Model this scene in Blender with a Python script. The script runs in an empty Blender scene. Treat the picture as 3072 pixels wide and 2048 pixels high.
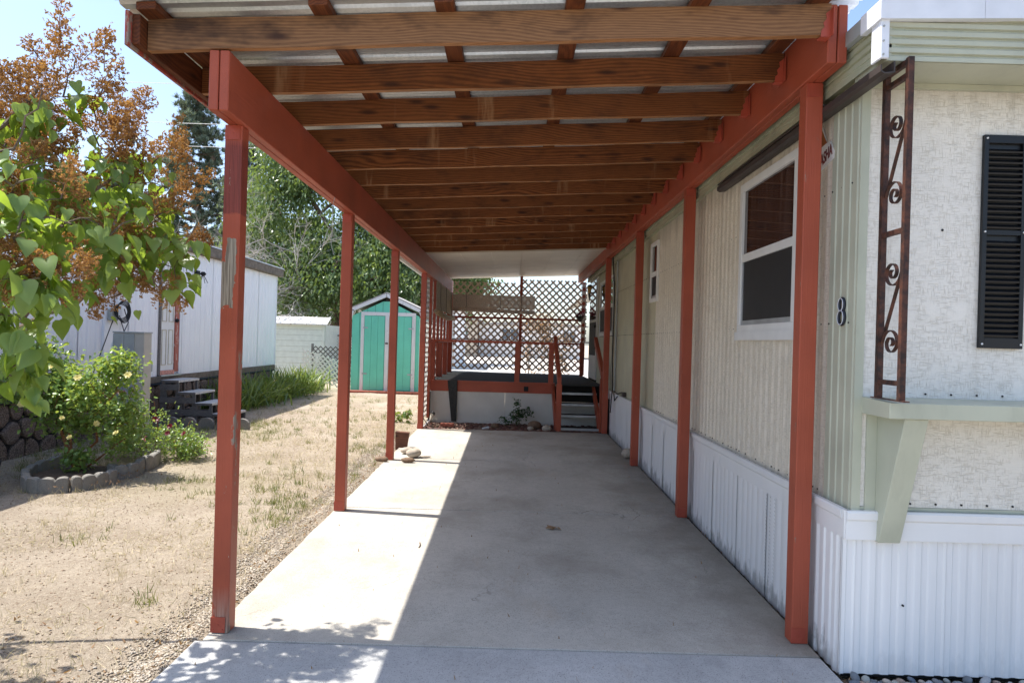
import bpy, math, random
import numpy as np
from mathutils import Vector, Matrix, Euler
rnd = random.Random(7)
rng = np.random.default_rng(11)
S = bpy.context.scene
C = S.collection
R = math.radians
# ------------------------------------------------------------------ camera, sky, sun, exposure
cam = bpy.data.cameras.new('camera'); co = bpy.data.objects.new('camera', cam); C.objects.link(co)
cam.sensor_width = 36; cam.lens = 36*2050/3072; cam.clip_start = .05; cam.clip_end = 1200
_r = .0284; _c, _s = math.cos(_r), math.sin(_r)
co.matrix_world = Matrix(((_c, -_s, 0, 0), (0, 0, -1, 0), (_s, _c, 0, 1.584), (0, 0, 0, 1)))
S.camera = co
LIGHT = Vector((1.33, -.18, -3.0)).normalized()
elev = math.asin(-LIGHT.z); azim = math.atan2(-LIGHT.x, -LIGHT.y)
w = bpy.data.worlds.new('World'); S.world = w; w.use_nodes = True
nt = w.node_tree; bg = nt.nodes['Background']
sky = nt.nodes.new('ShaderNodeTexSky'); sky.sky_type = 'NISHITA'; sky.sun_disc = False
sky.sun_elevation = elev; sky.sun_rotation = azim; sky.air_density = 1.0; sky.dust_density = 3.2; sky.ozone_density = 1.8; sky.altitude = 800
nt.links.new(sky.outputs[0], bg.inputs[0]); bg.inputs[1].default_value = .10
sd = bpy.data.lights.new('sun', 'SUN'); sd.energy = 2.75; sd.angle = R(.53); sd.color = (1, .955, .89)
so = bpy.data.objects.new('sun', sd); C.objects.link(so); so.rotation_euler = LIGHT.to_track_quat('-Z', 'Y').to_euler()
S.view_settings.view_transform = 'Standard'; S.view_settings.look = 'None'; S.view_settings.gamma = 1
S.view_settings.use_curve_mapping = False; S.view_settings.exposure = 1.68
S.cycles.max_bounces = 8; S.cycles.diffuse_bounces = 5; S.cycles.transparent_max_bounces = 6; S.cycles.use_denoising = True

# ------------------------------------------------------------------ object helpers
def tag(o, label=None, cat=None, group=None, kind=None):
    if label: o['label'] = label
    if cat: o['category'] = cat
    if group: o['group'] = group
    if kind: o['kind'] = kind
    return o
def empty(name, loc, label, cat, group=None):
    o = bpy.data.objects.new(name, None); C.objects.link(o); o.location = loc; o.empty_display_size = .1
    return tag(o, label, cat, group)
def worldloc(o):
    v = Vector((0, 0, 0))
    while o is not None: v += o.location; o = o.parent
    return v
class MB:
    def __init__(s): s.v = []; s.f = []; s.m = []; s.smooth = False
    def add(s, vs, fs, mi=0):
        n = len(s.v); s.v += [tuple(v) for v in vs]; s.f += [tuple(i+n for i in f) for f in fs]; s.m += [mi]*len(fs); return s
    def box(s, x0, x1, y0, y1, z0, z1, mi=0):
        return s.add([(x0,y0,z0),(x1,y0,z0),(x1,y1,z0),(x0,y1,z0),(x0,y0,z1),(x1,y0,z1),(x1,y1,z1),(x0,y1,z1)],
              [(0,3,2,1),(4,5,6,7),(0,1,5,4),(1,2,6,5),(2,3,7,6),(3,0,4,7)], mi)
    def hexa(s, p, mi=0):   # 8 points bottom ring, top ring
        return s.add(p, [(0,3,2,1),(4,5,6,7),(0,1,5,4),(1,2,6,5),(2,3,7,6),(3,0,4,7)], mi)
    def prism(s, poly, d, mi=0):
        n = len(poly); d = Vector(d); a = [Vector(p) for p in poly]
        return s.add(a+[p+d for p in a], [tuple(range(n))[::-1], tuple(range(n, 2*n))]+[(i, (i+1) % n, n+(i+1) % n, n+i) for i in range(n)], mi)
    def bar(s, p, q, wd, th, up=(0, 0, 1), mi=0):
        p, q = Vector(p), Vector(q); d = (q-p).normalized(); u = Vector(up); sx = d.cross(u)
        if sx.length < 1e-4: sx = d.cross(Vector((0, 1, 0)))
        sx.normalize(); u = sx.cross(d).normalized(); a = sx*wd/2; b = u*th/2
        return s.add([p-a-b, p+a-b, p+a+b, p-a+b, q-a-b, q+a-b, q+a+b, q-a+b],
              [(0,1,2,3),(7,6,5,4),(0,4,5,1),(1,5,6,2),(2,6,7,3),(3,7,4,0)], mi)
    def tube(s, pts, r, n=6, mi=0, cap=True):
        pts = [Vector(p) for p in pts]; m = len(pts)
        rs = r if isinstance(r, (list, tuple)) else [r]*m
        vs = []; prev = None
        for i, p in enumerate(pts):
            d = (pts[min(i+1, m-1)]-pts[max(i-1, 0)])
            d = d.normalized() if d.length > 1e-9 else Vector((0, 0, 1))
            if prev is None: a = d.orthogonal().normalized()
            else:
                a = prev-d*prev.dot(d); a = a.normalized() if a.length > 1e-6 else d.orthogonal().normalized()
            prev = a; b = d.cross(a)
            vs += [p+(a*math.cos(2*math.pi*k/n)+b*math.sin(2*math.pi*k/n))*rs[i] for k in range(n)]
        fs = [(i*n+k, i*n+(k+1) % n, (i+1)*n+(k+1) % n, (i+1)*n+k) for i in range(m-1) for k in range(n)]
        if cap: fs += [tuple(range(n))[::-1], tuple(range((m-1)*n, m*n))]
        return s.add(vs, fs, mi)
    def cyl(s, p, q, r, n=12, mi=0): return s.tube([p, q], r, n, mi)
    def lathe(s, prof, c=(0, 0, 0), n=16, mi=0):
        c = Vector(c); vs = [c+Vector((r*math.cos(2*math.pi*k/n), r*math.sin(2*math.pi*k/n), z)) for r, z in prof for k in range(n)]
        m = len(prof)
        return s.add(vs, [(i*n+k, i*n+(k+1) % n, (i+1)*n+(k+1) % n, (i+1)*n+k) for i in range(m-1) for k in range(n)]+[tuple(range(n))[::-1], tuple(range((m-1)*n, m*n))], mi)
    def ball(s, c, r, n=8, m=5, mi=0, sc=(1, 1, 1), jit=0, seed=0):
        q = random.Random(seed); c = Vector(c); vs = [c+Vector((0, 0, -r*sc[2]))]
        for i in range(1, m):
            a = math.pi*i/m
            for k in range(n):
                j = 1+q.uniform(-jit, jit)
                vs.append(c+Vector((math.sin(a)*math.cos(2*math.pi*k/n)*sc[0], math.sin(a)*math.sin(2*math.pi*k/n)*sc[1], -math.cos(a)*sc[2]))*r*j)
        vs.append(c+Vector((0, 0, r*sc[2]))); t = len(vs)-1
        fs = [(0, 1+(k+1) % n, 1+k) for k in range(n)]
        for i in range(m-2): fs += [(1+i*n+k, 1+i*n+(k+1) % n, 1+(i+1)*n+(k+1) % n, 1+(i+1)*n+k) for k in range(n)]
        b = 1+(m-2)*n; fs += [(b+k, b+(k+1) % n, t) for k in range(n)]
        return s.add(vs, fs, mi)
    def mesh(s, name, mats, off=Vector((0, 0, 0)), smooth=False):
        me = bpy.data.meshes.new(name); me.from_pydata([(v[0]-off.x, v[1]-off.y, v[2]-off.z) for v in s.v], [], s.f)
        for m in (mats if isinstance(mats, (list, tuple)) else [mats]): me.materials.append(m)
        if any(s.m): me.polygons.foreach_set('material_index', s.m)
        if smooth: me.polygons.foreach_set('use_smooth', [True]*len(me.polygons))
        me.update(); return me
    def build(s, name, mats, parent=None, smooth=False, bevel=0, origin=None):
        if parent is not None: off = worldloc(parent)
        elif origin is not None: off = Vector(origin)
        else:
            a = np.array(s.v); off = Vector(((a[:, 0].min()+a[:, 0].max())/2, (a[:, 1].min()+a[:, 1].max())/2, a[:, 2].min()))
        o = bpy.data.objects.new(name, s.mesh(name, mats, off, smooth)); C.objects.link(o)
        if parent is not None: o.parent = parent
        else: o.location = off
        if bevel:
            b = o.modifiers.new('bevel', 'BEVEL'); b.width = bevel; b.segments = 1; b.limit_method = 'ANGLE'
        return o
def inst(name, me, parent, loc, rot=(0, 0, 0), sc=1):   # loc in parent's frame
    o = bpy.data.objects.new(name, me); C.objects.link(o); o.parent = parent; o.location = loc
    o.rotation_euler = rot; o.scale = (sc, sc, sc) if isinstance(sc, (int, float)) else sc
    return o
def fast_mesh(name, V, F, mat, rv=None, smooth=False, parent=None, origin=(0, 0, 0)):
    """V (n,3) F (m,k) numpy -> object"""
    V = np.asarray(V, dtype=np.float32)-np.asarray(origin if parent is None else tuple(worldloc(parent)), dtype=np.float32)
    F = np.asarray(F, dtype=np.int32); me = bpy.data.meshes.new(name); k = F.shape[1]
    me.vertices.add(len(V)); me.vertices.foreach_set('co', V.ravel())
    me.loops.add(F.size); me.loops.foreach_set('vertex_index', F.ravel())
    me.polygons.add(len(F)); me.polygons.foreach_set('loop_start', np.arange(0, F.size, k, dtype=np.int32))
    try: me.polygons.foreach_set('loop_total', np.full(len(F), k, dtype=np.int32))
    except Exception: pass
    if smooth: me.polygons.foreach_set('use_smooth', np.ones(len(F), dtype=bool))
    me.materials.append(mat)
    if rv is not None:
        a = me.attributes.new('rnd', 'FLOAT', 'POINT'); a.data.foreach_set('value', np.asarray(rv, dtype=np.float32))
    me.update(calc_edges=True); o = bpy.data.objects.new(name, me); C.objects.link(o)
    if parent is not None: o.parent = parent
    else: o.location = origin
    return o
def rot_mats(a, b, c):
    ca, sa, cb, sb, cc, sc_ = np.cos(a), np.sin(a), np.cos(b), np.sin(b), np.cos(c), np.sin(c)
    M = np.empty((len(a), 3, 3))
    M[:, 0, 0] = cc*cb; M[:, 0, 1] = cc*sb*sa-sc_*ca; M[:, 0, 2] = cc*sb*ca+sc_*sa
    M[:, 1, 0] = sc_*cb; M[:, 1, 1] = sc_*sb*sa+cc*ca; M[:, 1, 2] = sc_*sb*ca-cc*sa
    M[:, 2, 0] = -sb; M[:, 2, 1] = cb*sa; M[:, 2, 2] = cb*ca
    return M
def scatter(name, bv, bf, P, M, sc, mat, rv=None, **kw):
    bv = np.asarray(bv, float); bf = np.asarray(bf); n = len(P); sc = np.asarray(sc, float)
    if sc.ndim == 1: sc = sc[:, None]
    V = np.einsum('nij,nkj->nki', M, bv[None]*sc[:, None, :])+P[:, None, :]
    F = (bf[None]+(np.arange(n)*len(bv))[:, None, None]).reshape(-1, bf.shape[1])
    if rv is None: rv = rng.random(n)
    return fast_mesh(name, V.reshape(-1, 3), F, mat, np.repeat(rv, len(bv)), **kw)

# ------------------------------------------------------------------ material helpers
class NT:
    def __init__(s, name):
        s.m = bpy.data.materials.new(name); s.m.use_nodes = True; s.t = s.m.node_tree; s.b = s.t.nodes['Principled BSDF']
        s.geo = s.t.nodes.new('ShaderNodeNewGeometry'); s.pos = s.geo.outputs['Position']
    def n(s, typ, **k):
        x = s.t.nodes.new('ShaderNode'+typ)
        for a, b in k.items(): setattr(x, a, b)
        return x
    def L(s, a, b): s.t.links.new(a, b)
    def put(s, inp, v):
        if hasattr(v, 'is_linked') or isinstance(v, bpy.types.NodeSocket): s.L(v, inp)
        else: inp.default_value = v
    def scale(s, vec, sc):
        x = s.n('Mapping'); s.L(vec, x.inputs[0]); x.inputs['Scale'].default_value = sc; return x.outputs[0]
    def noise(s, sc=5, det=3, vec=None, rough=.5, dist=0):
        x = s.n('TexNoise'); s.L(vec or s.pos, x.inputs['Vector']); x.inputs['Scale'].default_value = sc
        x.inputs['Detail'].default_value = det; x.inputs['Roughness'].default_value = rough; x.inputs['Distortion'].default_value = dist; return x.outputs[0]
    def voro(s, sc=5, vec=None, feat='F1', out=0):
        x = s.n('TexVoronoi', feature=feat); s.L(vec or s.pos, x.inputs['Vector']); x.inputs['Scale'].default_value = sc; return x.outputs[out]
    def wave(s, sc, vec=None, direction='X', dist=0, det=2, dsc=1, prof='SIN', kind='BANDS'):
        x = s.n('TexWave', wave_type=kind, wave_profile=prof)
        if kind == 'BANDS': x.bands_direction = direction
        s.L(vec or s.pos, x.inputs['Vector']); x.inputs['Scale'].default_value = sc; x.inputs['Distortion'].default_value = dist
        x.inputs['Detail'].default_value = det; x.inputs['Detail Scale'].default_value = dsc; return x.outputs[1]
    def ramp(s, f, a, b, c0=None, c1=None):
        x = s.n('MapRange'); x.clamp = True; s.L(f, x.inputs[0]); x.inputs[1].default_value = a; x.inputs[2].default_value = b
        x.inputs[3].default_value = 0 if c0 is None else c0; x.inputs[4].default_value = 1 if c1 is None else c1; return x.outputs[0]
    def mix(s, f, a, b, blend='MIX'):
        x = s.n('Mix', data_type='RGBA', blend_type=blend); s.put(x.inputs[0], f)
        for i, v in ((6, a), (7, b)):
            if isinstance(v, (tuple, list)): v = (*v[:3], 1)
            s.put(x.inputs[i], v)
        return x.outputs[2]
    def math(s, op, a, b=0):
        x = s.n('Math', operation=op); s.put(x.inputs[0], a); s.put(x.inputs[1], b); return x.outputs[0]
    def sep(s, vec=None):
        x = s.n('SeparateXYZ'); s.L(vec or s.pos, x.inputs[0]); return x.outputs
    def attr(s, name): x = s.n('Attribute', attribute_name=name); return x.outputs['Fac']
    def orand(s): return s.n('ObjectInfo').outputs['Random']
    def bump(s, h, st=.5, d=.01, prev=None):
        x = s.n('Bump'); s.L(h, x.inputs['Height']); x.inputs['Strength'].default_value = st; x.inputs['Distance'].default_value = d
        if prev: s.L(prev, x.inputs['Normal'])
        s.L(x.outputs[0], s.b.inputs['Normal']); return x.outputs[0]
    def col(s, v):
        if isinstance(v, (tuple, list)): v = (*v[:3], 1)
        s.put(s.b.inputs['Base Color'], v)
    def set(s, rough=.6, metal=0, spec=.5):
        s.put(s.b.inputs['Roughness'], rough); s.b.inputs['Metallic'].default_value = metal
        s.b.inputs['Specular IOR Level'].default_value = spec; return s
def plain(name, c, rough=.6, metal=0, var=.15, nsc=8, bsc=60, bst=.15, spec=.4):
    m = NT(name); m.set(rough, metal, spec); f = m.ramp(m.noise(nsc, 4), .3, .7)
    m.col(m.mix(f, tuple(x*(1-var) for x in c), tuple(min(1, x*(1+var)) for x in c)))
    if bst: m.bump(m.noise(bsc, 3), bst, .004)
    return m.m
# red paint
def red_paint(name, c=(.38, .078, .038), axis='Z', chip=.66, peel=False):
    m = NT(name); m.set(.55, 0, .4)
    sc = {'Z': (30, 30, 1.2), 'Y': (30, 1.2, 30)}[axis]
    g = m.noise(3, 5, m.scale(m.pos, sc), .6); grain = m.noise(9, 4, m.scale(m.pos, tuple(x*.7 if x > 5 else x*.4 for x in sc)), .6)
    base = m.mix(m.ramp(m.noise(2.3, 4), .3, .7), tuple(x*.82 for x in c), tuple(x*1.12 for x in c))
    base = m.mix(m.ramp(g, .58, .75, 0, .35), base, tuple(x*.55 for x in c))
    chipf = m.ramp(m.noise(7, 6, m.scale(m.pos, (4, 4, 1) if axis == 'Z' else (4, 1, 4)), .75), chip, chip+.03)
    wood = m.mix(m.ramp(grain, .4, .62), (.17, .13, .095), (.44, .37, .29))
    mask = chipf
    if peel:
        p = m.sep(); wv = m.noise(14, 4, None, .65)
        def band(a, lo, hi, sharp, wob):
            e = m.math('ADD', a, m.math('MULTIPLY', m.math('SUBTRACT', wv, .5), wob))
            return m.math('MULTIPLY', m.ramp(e, lo, lo+sharp), m.ramp(e, hi-sharp, hi, 1, 0))
        u1 = m.math('MULTIPLY', band(p[0], -1.487, -1.437, .002, .045), band(p[2], 1.84, 2.08, .003, .16))
        u2 = m.math('MULTIPLY', band(p[0], -1.525, -1.444, .002, .045), band(p[2], 1.71, 1.97, .003, .16))
        base2 = m.math('MULTIPLY', m.ramp(p[2], .03, .28, 1, 0), m.ramp(m.noise(9, 4, m.scale(m.pos, (1, 1, .35)), .7), .5, .53))
        e3 = m.math('MULTIPLY', m.math('MULTIPLY', m.ramp(p[0], -1.44, -1.432), m.ramp(p[2], 1.5, 1.45)), m.ramp(m.noise(11, 5, m.scale(m.pos, (1, 1, .3)), .75), .57, .585))
        front = m.ramp(p[1], 3.53, 3.535, 1, 0)
        mk = m.math('MULTIPLY', m.math('MAXIMUM', u1, u2), front)
        mask = m.math('MAXIMUM', m.math('MAXIMUM', mk, m.math('MULTIPLY', base2, .9)), m.math('MAXIMUM', e3, chipf))
        rough_zone = m.math('MULTIPLY', m.ramp(m.math('ADD', p[2], m.math('MULTIPLY', wv, .05)), 2.22, 2.23), m.ramp(p[2], 2.6, 2.55))
        dk = m.mix(m.ramp(grain, .4, .6), (.11, .02, .016), (.24, .045, .035))
        base = m.mix(m.math('MULTIPLY', rough_zone, .75), base, dk)
    m.col(m.mix(mask, base, wood)); m.bump(m.math('SUBTRACT', m.math('ADD', grain, m.math('MULTIPLY', g, .6)), m.math('MULTIPLY', mask, .5)), .45, .004)
    m.put(m.b.inputs['Roughness'], m.ramp(mask, 0, 1, .5, .85))
    return m.m
M = {}
M['red_post'] = red_paint('red_paint_vertical', axis='Z', chip=.665)
M['red_peel'] = red_paint('red_paint_peeling', axis='Z', chip=.65, peel=True)
M['red_beam'] = red_paint('red_paint_lengthwise', axis='Y', chip=.74)
M['red_metal'] = plain('red_painted_bracket', (.38, .07, .04), .45, bst=.05)
def stained(name, a, b, axis, dark=.55):
    m = NT(name); m.set(.62, 0, .3)
    s1 = {'X': (1.1, 9, 9), 'Y': (9, 1.1, 9)}[axis]
    v = m.scale(m.pos, s1)
    warp = m.noise(1.2, 3, v, .5)
    wn = m.n('VectorMath', operation='ADD'); tn = m.n('TexNoise'); tn.inputs['Scale'].default_value = .9; tn.inputs['Detail'].default_value = 2; m.L(m.scale(m.pos, (.8, 7, 3.5) if axis == 'X' else (7, .8, 3.5)), tn.inputs[0])
    ws_ = m.n('VectorMath', operation='SCALE'); m.L(tn.outputs['Color'], ws_.inputs[0]); ws_.inputs['Scale'].default_value = .22; m.L(m.scale(m.pos, (.12, 5, 1) if axis == 'X' else (5, .12, 1)), wn.inputs[0]); m.L(ws_.outputs[0], wn.inputs[1])
    rings = m.wave(19, wn.outputs[0], 'Z', 3.2, 3, .9, 'SIN')
    fine = m.noise(10, 4, m.scale(m.pos, (1.3, 30, 30) if axis == 'X' else (30, 1.3, 30)), .6)
    f = m.math('ADD', m.math('MULTIPLY', m.ramp(rings, .1, .9), .26), m.math('MULTIPLY', fine, .72))
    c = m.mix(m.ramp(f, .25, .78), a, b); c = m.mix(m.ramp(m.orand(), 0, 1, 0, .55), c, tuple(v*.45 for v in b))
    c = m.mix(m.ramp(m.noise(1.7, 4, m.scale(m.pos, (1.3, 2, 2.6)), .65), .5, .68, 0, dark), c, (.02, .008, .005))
    knots = m.voro(1.0, m.scale(m.pos, (3.1, 1.7, 11) if axis == 'X' else (1.7, 3.1, 11)))
    c = m.mix(m.ramp(knots, .08, .24, .85, 0), c, (.035, .012, .006))
    # pale water marks running down the face
    st = m.noise(1, 2, m.scale(m.pos, (5.2, 1.9, .5)), .5); st2 = m.noise(26, 3, m.scale(m.pos, (1, 1, .15)), .6)
    c = m.mix(m.math('MULTIPLY', m.ramp(st, .63, .7), m.ramp(st2, .42, .62, 0, .6)), c, (.36, .2, .1))
    m.col(c); m.bump(m.math('ADD', fine, m.math('MULTIPLY', rings, .35)), .35, .003); return m.m
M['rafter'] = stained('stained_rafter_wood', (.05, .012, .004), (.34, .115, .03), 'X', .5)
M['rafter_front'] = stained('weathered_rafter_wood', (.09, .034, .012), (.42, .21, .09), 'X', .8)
M['rafter_bounce'] = stained('clean_orange_bounce_underside', (.22, .085, .03), (.52, .25, .10), 'X', .35)  # undersides: clean orange wood, lightened to paint in light bounced off the ground
M['purlin'] = stained('stained_purlin_wood', (.06, .014, .005), (.22, .065, .02), 'Y', .5)
# galvanised
m = NT('galvanised_sheet'); m.set(.42, .75, .5)
sp = m.voro(85, None, 'F1', 1); n1 = m.noise(3, 4, m.scale(m.pos, (.6, 4, 1)))
c = m.mix(m.ramp(n1, .3, .7), (.42, .45, .47), (.62, .64, .65)); x = m.n('RGBToBW'); m.L(sp, x.inputs[0])
c = m.mix(m.ramp(x.outputs[0], .2, .8, 0, .35), c, (.75, .77, .78)); c = m.mix(m.ramp(m.noise(1.2, 5, None, .7), .56, .75, 0, .55), c, (.2, .19, .17))
m.col(c); m.bump(m.noise(120, 2), .08, .001); M['galv'] = m.m
# concrete
def concrete(name, a, b, wear=True):
    m = NT(name); m.set(.85, 0, .25)
    c = m.mix(m.ramp(m.noise(.9, 6, None, .62), .32, .68), a, b)
    c = m.mix(m.ramp(m.noise(2.4, 8, m.scale(m.pos, (1, .6, 1)), .75), .48, .68, 0, .42), c, tuple(v*.6 for v in a))
    sp = m.noise(170, 2); sp2 = m.noise(75, 3, None, .7)
    c = m.mix(m.ramp(sp, .57, .68, 0, .75), c, tuple(v*.4 for v in a)); c = m.mix(m.ramp(m.noise(24, 5, None, .75), .45, .7, 0, .3), c, tuple(v*.6 for v in a)); c = m.mix(m.ramp(sp2, .62, .72, 0, .35), c, tuple(min(1, v*1.5) for v in b))
    c = m.mix(m.ramp(m.noise(.6, 5, m.scale(m.pos, (1.5, .6, 1)), .7), .56, .7, 0, .5), c, (.46, .35, .24))
    p = m.sep()
    if wear:
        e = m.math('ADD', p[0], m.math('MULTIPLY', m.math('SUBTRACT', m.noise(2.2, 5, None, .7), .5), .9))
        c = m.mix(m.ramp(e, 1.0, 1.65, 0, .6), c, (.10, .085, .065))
        bl = m.noise(.75, 4, m.scale(m.pos, (1, .8, 1)), .6)
        c = m.mix(m.math('MULTIPLY', m.ramp(bl, .50, .64), .42), c, (.21, .175, .13))
        cr = m.voro(.55, None, 'DISTANCE_TO_EDGE')
        wv = m.n('VectorMath', operation='ADD'); nz = m.n('TexNoise'); nz.inputs['Scale'].default_value = 4; nz.inputs['Detail'].default_value = 5; m.L(m.pos, nz.inputs[0])
        sc_ = m.n('VectorMath', operation='SCALE'); m.L(nz.outputs['Color'], sc_.inputs[0]); sc_.inputs['Scale'].default_value = .45
        m.L(m.pos, wv.inputs[0]); m.L(sc_.outputs[0], wv.inputs[1])
        cr = m.voro(.62, wv.outputs[0], 'DISTANCE_TO_EDGE')
        c = m.mix(m.math('MULTIPLY', m.ramp(cr, .0015, .004, 1, 0), m.ramp(m.noise(.9, 2), .55, .6, 0, .6)), c, (.13, .115, .095))
    m.col(c); h = m.math('ADD', m.math('MULTIPLY', sp2, .6), m.math('MULTIPLY', sp, .5)); m.bump(h, .28, .003); return m.m
M['slab'] = concrete('driveway_concrete', (.43, .40, .345), (.52, .49, .43))
M['slab2'] = concrete('front_concrete', (.385, .385, .375), (.48, .48, .47), False)
M['block'] = concrete('edging_concrete', (.19, .18, .16), (.29, .275, .245), False)
# embossed siding
def siding(name, a, dirt):
    m = NT(name); m.set(.5, 0, .35)
    wv = m.noise(38, 3, m.scale(m.pos, (1, 1, .35)), .6); wh = m.noise(38, 3, m.scale(m.pos, (.3, .3, 2.2)), .6)
    l1 = m.noise(1, 2, m.scale(m.pos, (230, 230, 22)), .5); l2 = m.noise(1, 2, m.scale(m.pos, (22, 22, 250)), .5)
    ln = m.math('MAXIMUM', m.ramp(l1, .43, .36), m.ramp(l2, .43, .36))
    brk = m.ramp(m.noise(14, 3), .3, .5)
    ln = m.math('MULTIPLY', ln, brk)
    c = m.mix(m.ramp(m.noise(2.6, 4), .3, .7), tuple(v*.94 for v in a), a)
    c = m.mix(m.math('MULTIPLY', ln, .36), c, dirt)
    st = m.noise(7, 4, m.scale(m.pos, (1, 1, .07)), .65)
    c = m.mix(m.ramp(st, .54, .74, 0, .28), c, tuple(v*.62 for v in dirt))
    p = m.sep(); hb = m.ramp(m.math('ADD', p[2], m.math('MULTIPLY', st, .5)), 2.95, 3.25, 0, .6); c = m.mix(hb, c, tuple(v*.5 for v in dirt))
    m.col(c); m.bump(m.math('SUBTRACT', m.math('ADD', wv, wh), m.math('MULTIPLY', ln, 1.2)), .5, .004); return m.m
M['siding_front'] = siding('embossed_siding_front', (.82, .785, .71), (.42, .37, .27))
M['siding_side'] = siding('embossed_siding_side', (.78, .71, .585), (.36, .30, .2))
def sage(name, a, dirt=.5):
    m = NT(name); m.set(.42, 0, .4); c = m.mix(m.ramp(m.noise(3, 4), .3, .7), tuple(v*.9 for v in a), tuple(v*1.06 for v in a))
    c = m.mix(m.ramp(m.noise(9, 5, m.scale(m.pos, (1, .5, .25)), .7), .5, .75, 0, dirt), c, tuple(v*.45 for v in a)); m.col(c); m.bump(m.noise(40, 2), .08, .002); return m.m
M['sage'] = sage('sage_metal_trim', (.46, .475, .37), .25)
M['sage_dirty'] = sage('sage_eave_metal', (.40, .42, .30), .75)
M['yellow_siding'] = sage('yellowed_siding', (.50, .475, .335), .25)
def vinyl(name, a=(.80, .80, .79), grime=True):
    m = NT(name); m.set(.38, 0, .45); c = m.mix(m.ramp(m.noise(2, 3), .3, .7), tuple(v*.96 for v in a), a); p = m.sep()
    if grime:
        n = m.noise(13, 5, m.scale(m.pos, (1, 1, .35)), .7); h = m.math('SUBTRACT', p[2], m.math('MULTIPLY', p[1], .01))
        e = m.math('SUBTRACT', h, m.math('MULTIPLY', m.math('SUBTRACT', n, .42), .55))
        c = m.mix(m.math('MULTIPLY', m.ramp(e, -.03, .05, 1, 0), m.ramp(p[1], 3.34, 3.5, .1, .5)), c, (.03, .028, .022))
        c = m.mix(m.ramp(m.noise(5, 4, m.scale(m.pos, (1, 1, .1)), .6), .55, .8, 0, .15), c, (.45, .43, .38))
    m.col(c); return m.m
M['vinyl'] = vinyl('white_vinyl_skirting'); M['white'] = plain('white_painted_trim', (.74, .74, .72), .45, var=.05, bst=.05)
M['white_metal'] = plain('white_metal', (.7, .73, .78), .35, var=.06, bst=.05)
M['brown_metal'] = plain('brown_painted_metal', (.05, .04, .036), .5, var=.2, bst=.06)
m = NT('rusty_iron'); m.set(.6, .2, .4); m.col(m.mix(m.ramp(m.noise(22, 5, None, .7), .40, .66), (.03, .018, .016), (.12, .045, .027))); m.bump(m.noise(90, 3), .3, .002); M['iron'] = m.m
M['black'] = plain('black_shutter_plastic', (.006, .007, .009), .38, var=.2, bst=.05); M['black2'] = plain('black_rubber', (.012, .012, .013), .7)
M['dark'] = plain('dark_interior', (.02, .018, .015), .9)
def glass(name, base, rough, spec=.5, gsc=0):
    m = NT(name); m.set(rough, 0, spec); m.col(base); m.b.inputs['IOR'].default_value = 1.52
    if gsc: m.bump(m.noise(gsc, 2), .04, .01)
    return m.m
m = NT('window_glass'); m.set(.015, 0, .5); m.b.inputs['IOR'].default_value = 2.1; m.col(m.mix(m.ramp(m.noise(4, 3, m.scale(m.pos, (8, 8, .15))), .35, .65), (.022, .012, .012), (.075, .05, .045))); m.bump(m.noise(1.5, 2), .05, .01); M['pane'] = m.m
M['screen'] = plain('insect_screen', (.018, .018, .019), .6, var=.12, bsc=400, bst=.1)
M['nwall'] = vinyl('neighbour_white_siding', (.86, .86, .88), False)
M['grey_wood'] = None
m = NT('grey_weathered_wood'); m.set(.85, 0, .2); g = m.noise(7, 5, m.scale(m.pos, (3, 3, 30)), .65); m.col(m.mix(m.ramp(g, .35, .65), (.09, .085, .085), (.22, .205, .19))); m.bump(g, .5, .004); M['grey_wood'] = m.m
m = NT('pale_weathered_wood'); m.set(.85, 0, .2); g = m.noise(7, 5, m.scale(m.pos, (30, 3, 3)), .65); m.col(m.mix(m.ramp(g, .35, .65), (.42, .40, .37), (.66, .64, .6))); m.bump(g, .5, .003); M['pale_wood'] = m.m
m = NT('skirt_stone'); m.set(.9, 0, .2); c = m.mix(m.ramp(m.noise(60, 4, None, .8), .42, .6), (.05, .035, .028), (.34, .25, .19)); c = m.mix(m.ramp(m.orand(), 0, 1, 0, .35), c, (.2, .16, .15)); m.col(c); m.bump(m.noise(45, 5, None, .7), .9, .015); M['stone'] = m.m
M['grout'] = plain('black_grout', (.012, .013, .02), .6, bst=.3); M['brown_trim'] = plain('weathered_brown_board', (.16, .125, .095), .8, var=.3, nsc=12, bst=.4)
M['teal'] = None
def paint_wood(name, a, chipc=(.3, .27, .22), chip=.7):
    m = NT(name); m.set(.55, 0, .35); c = m.mix(m.ramp(m.noise(1.6, 4), .3, .7), tuple(v*.9 for v in a), tuple(v*1.07 for v in a))
    c = m.mix(m.ramp(m.noise(6, 6, m.scale(m.pos, (2.5, 2.5, 1)), .75), chip, chip+.04, 0, .9), c, chipc); m.col(c); m.bump(m.noise(5, 5, m.scale(m.pos, (12, 12, 1))), .25, .004); return m.m
M['teal'] = paint_wood('teal_paint', (.16, .62, .44), (.12, .35, .27), .72); M['chippy_white'] = paint_wood('chipped_white_paint', (.72, .72, .7), (.25, .2, .16), .62)
M['cream'] = plain('cream_siding', (.60, .63, .56), .5, var=.07, bst=.1); M['cream2'] = plain('beige_board', (.55, .5, .4), .6, var=.1)
M['ceiling'] = plain('white_soffit', (.70, .67, .6), .45, var=.08, nsc=2.2, bst=.05)
M['lattice'] = plain('tan_lattice_lath', (.72, .60, .48), .7, var=.15); M['white_lattice'] = plain('white_lattice_lath', (.70, .67, .63), .6, var=.1); M['dark_lattice'] = plain('dark_lattice_lath', (.10, .09, .085), .7, var=.15)
M['carpet'] = plain('dark_grey_carpet', (.045, .047, .045), .95, var=.35, nsc=60, bsc=300, bst=.7)
M['deck_panel'] = plain('off_white_deck_panel', (.62, .60, .55), .6, var=.08, nsc=3)
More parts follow.
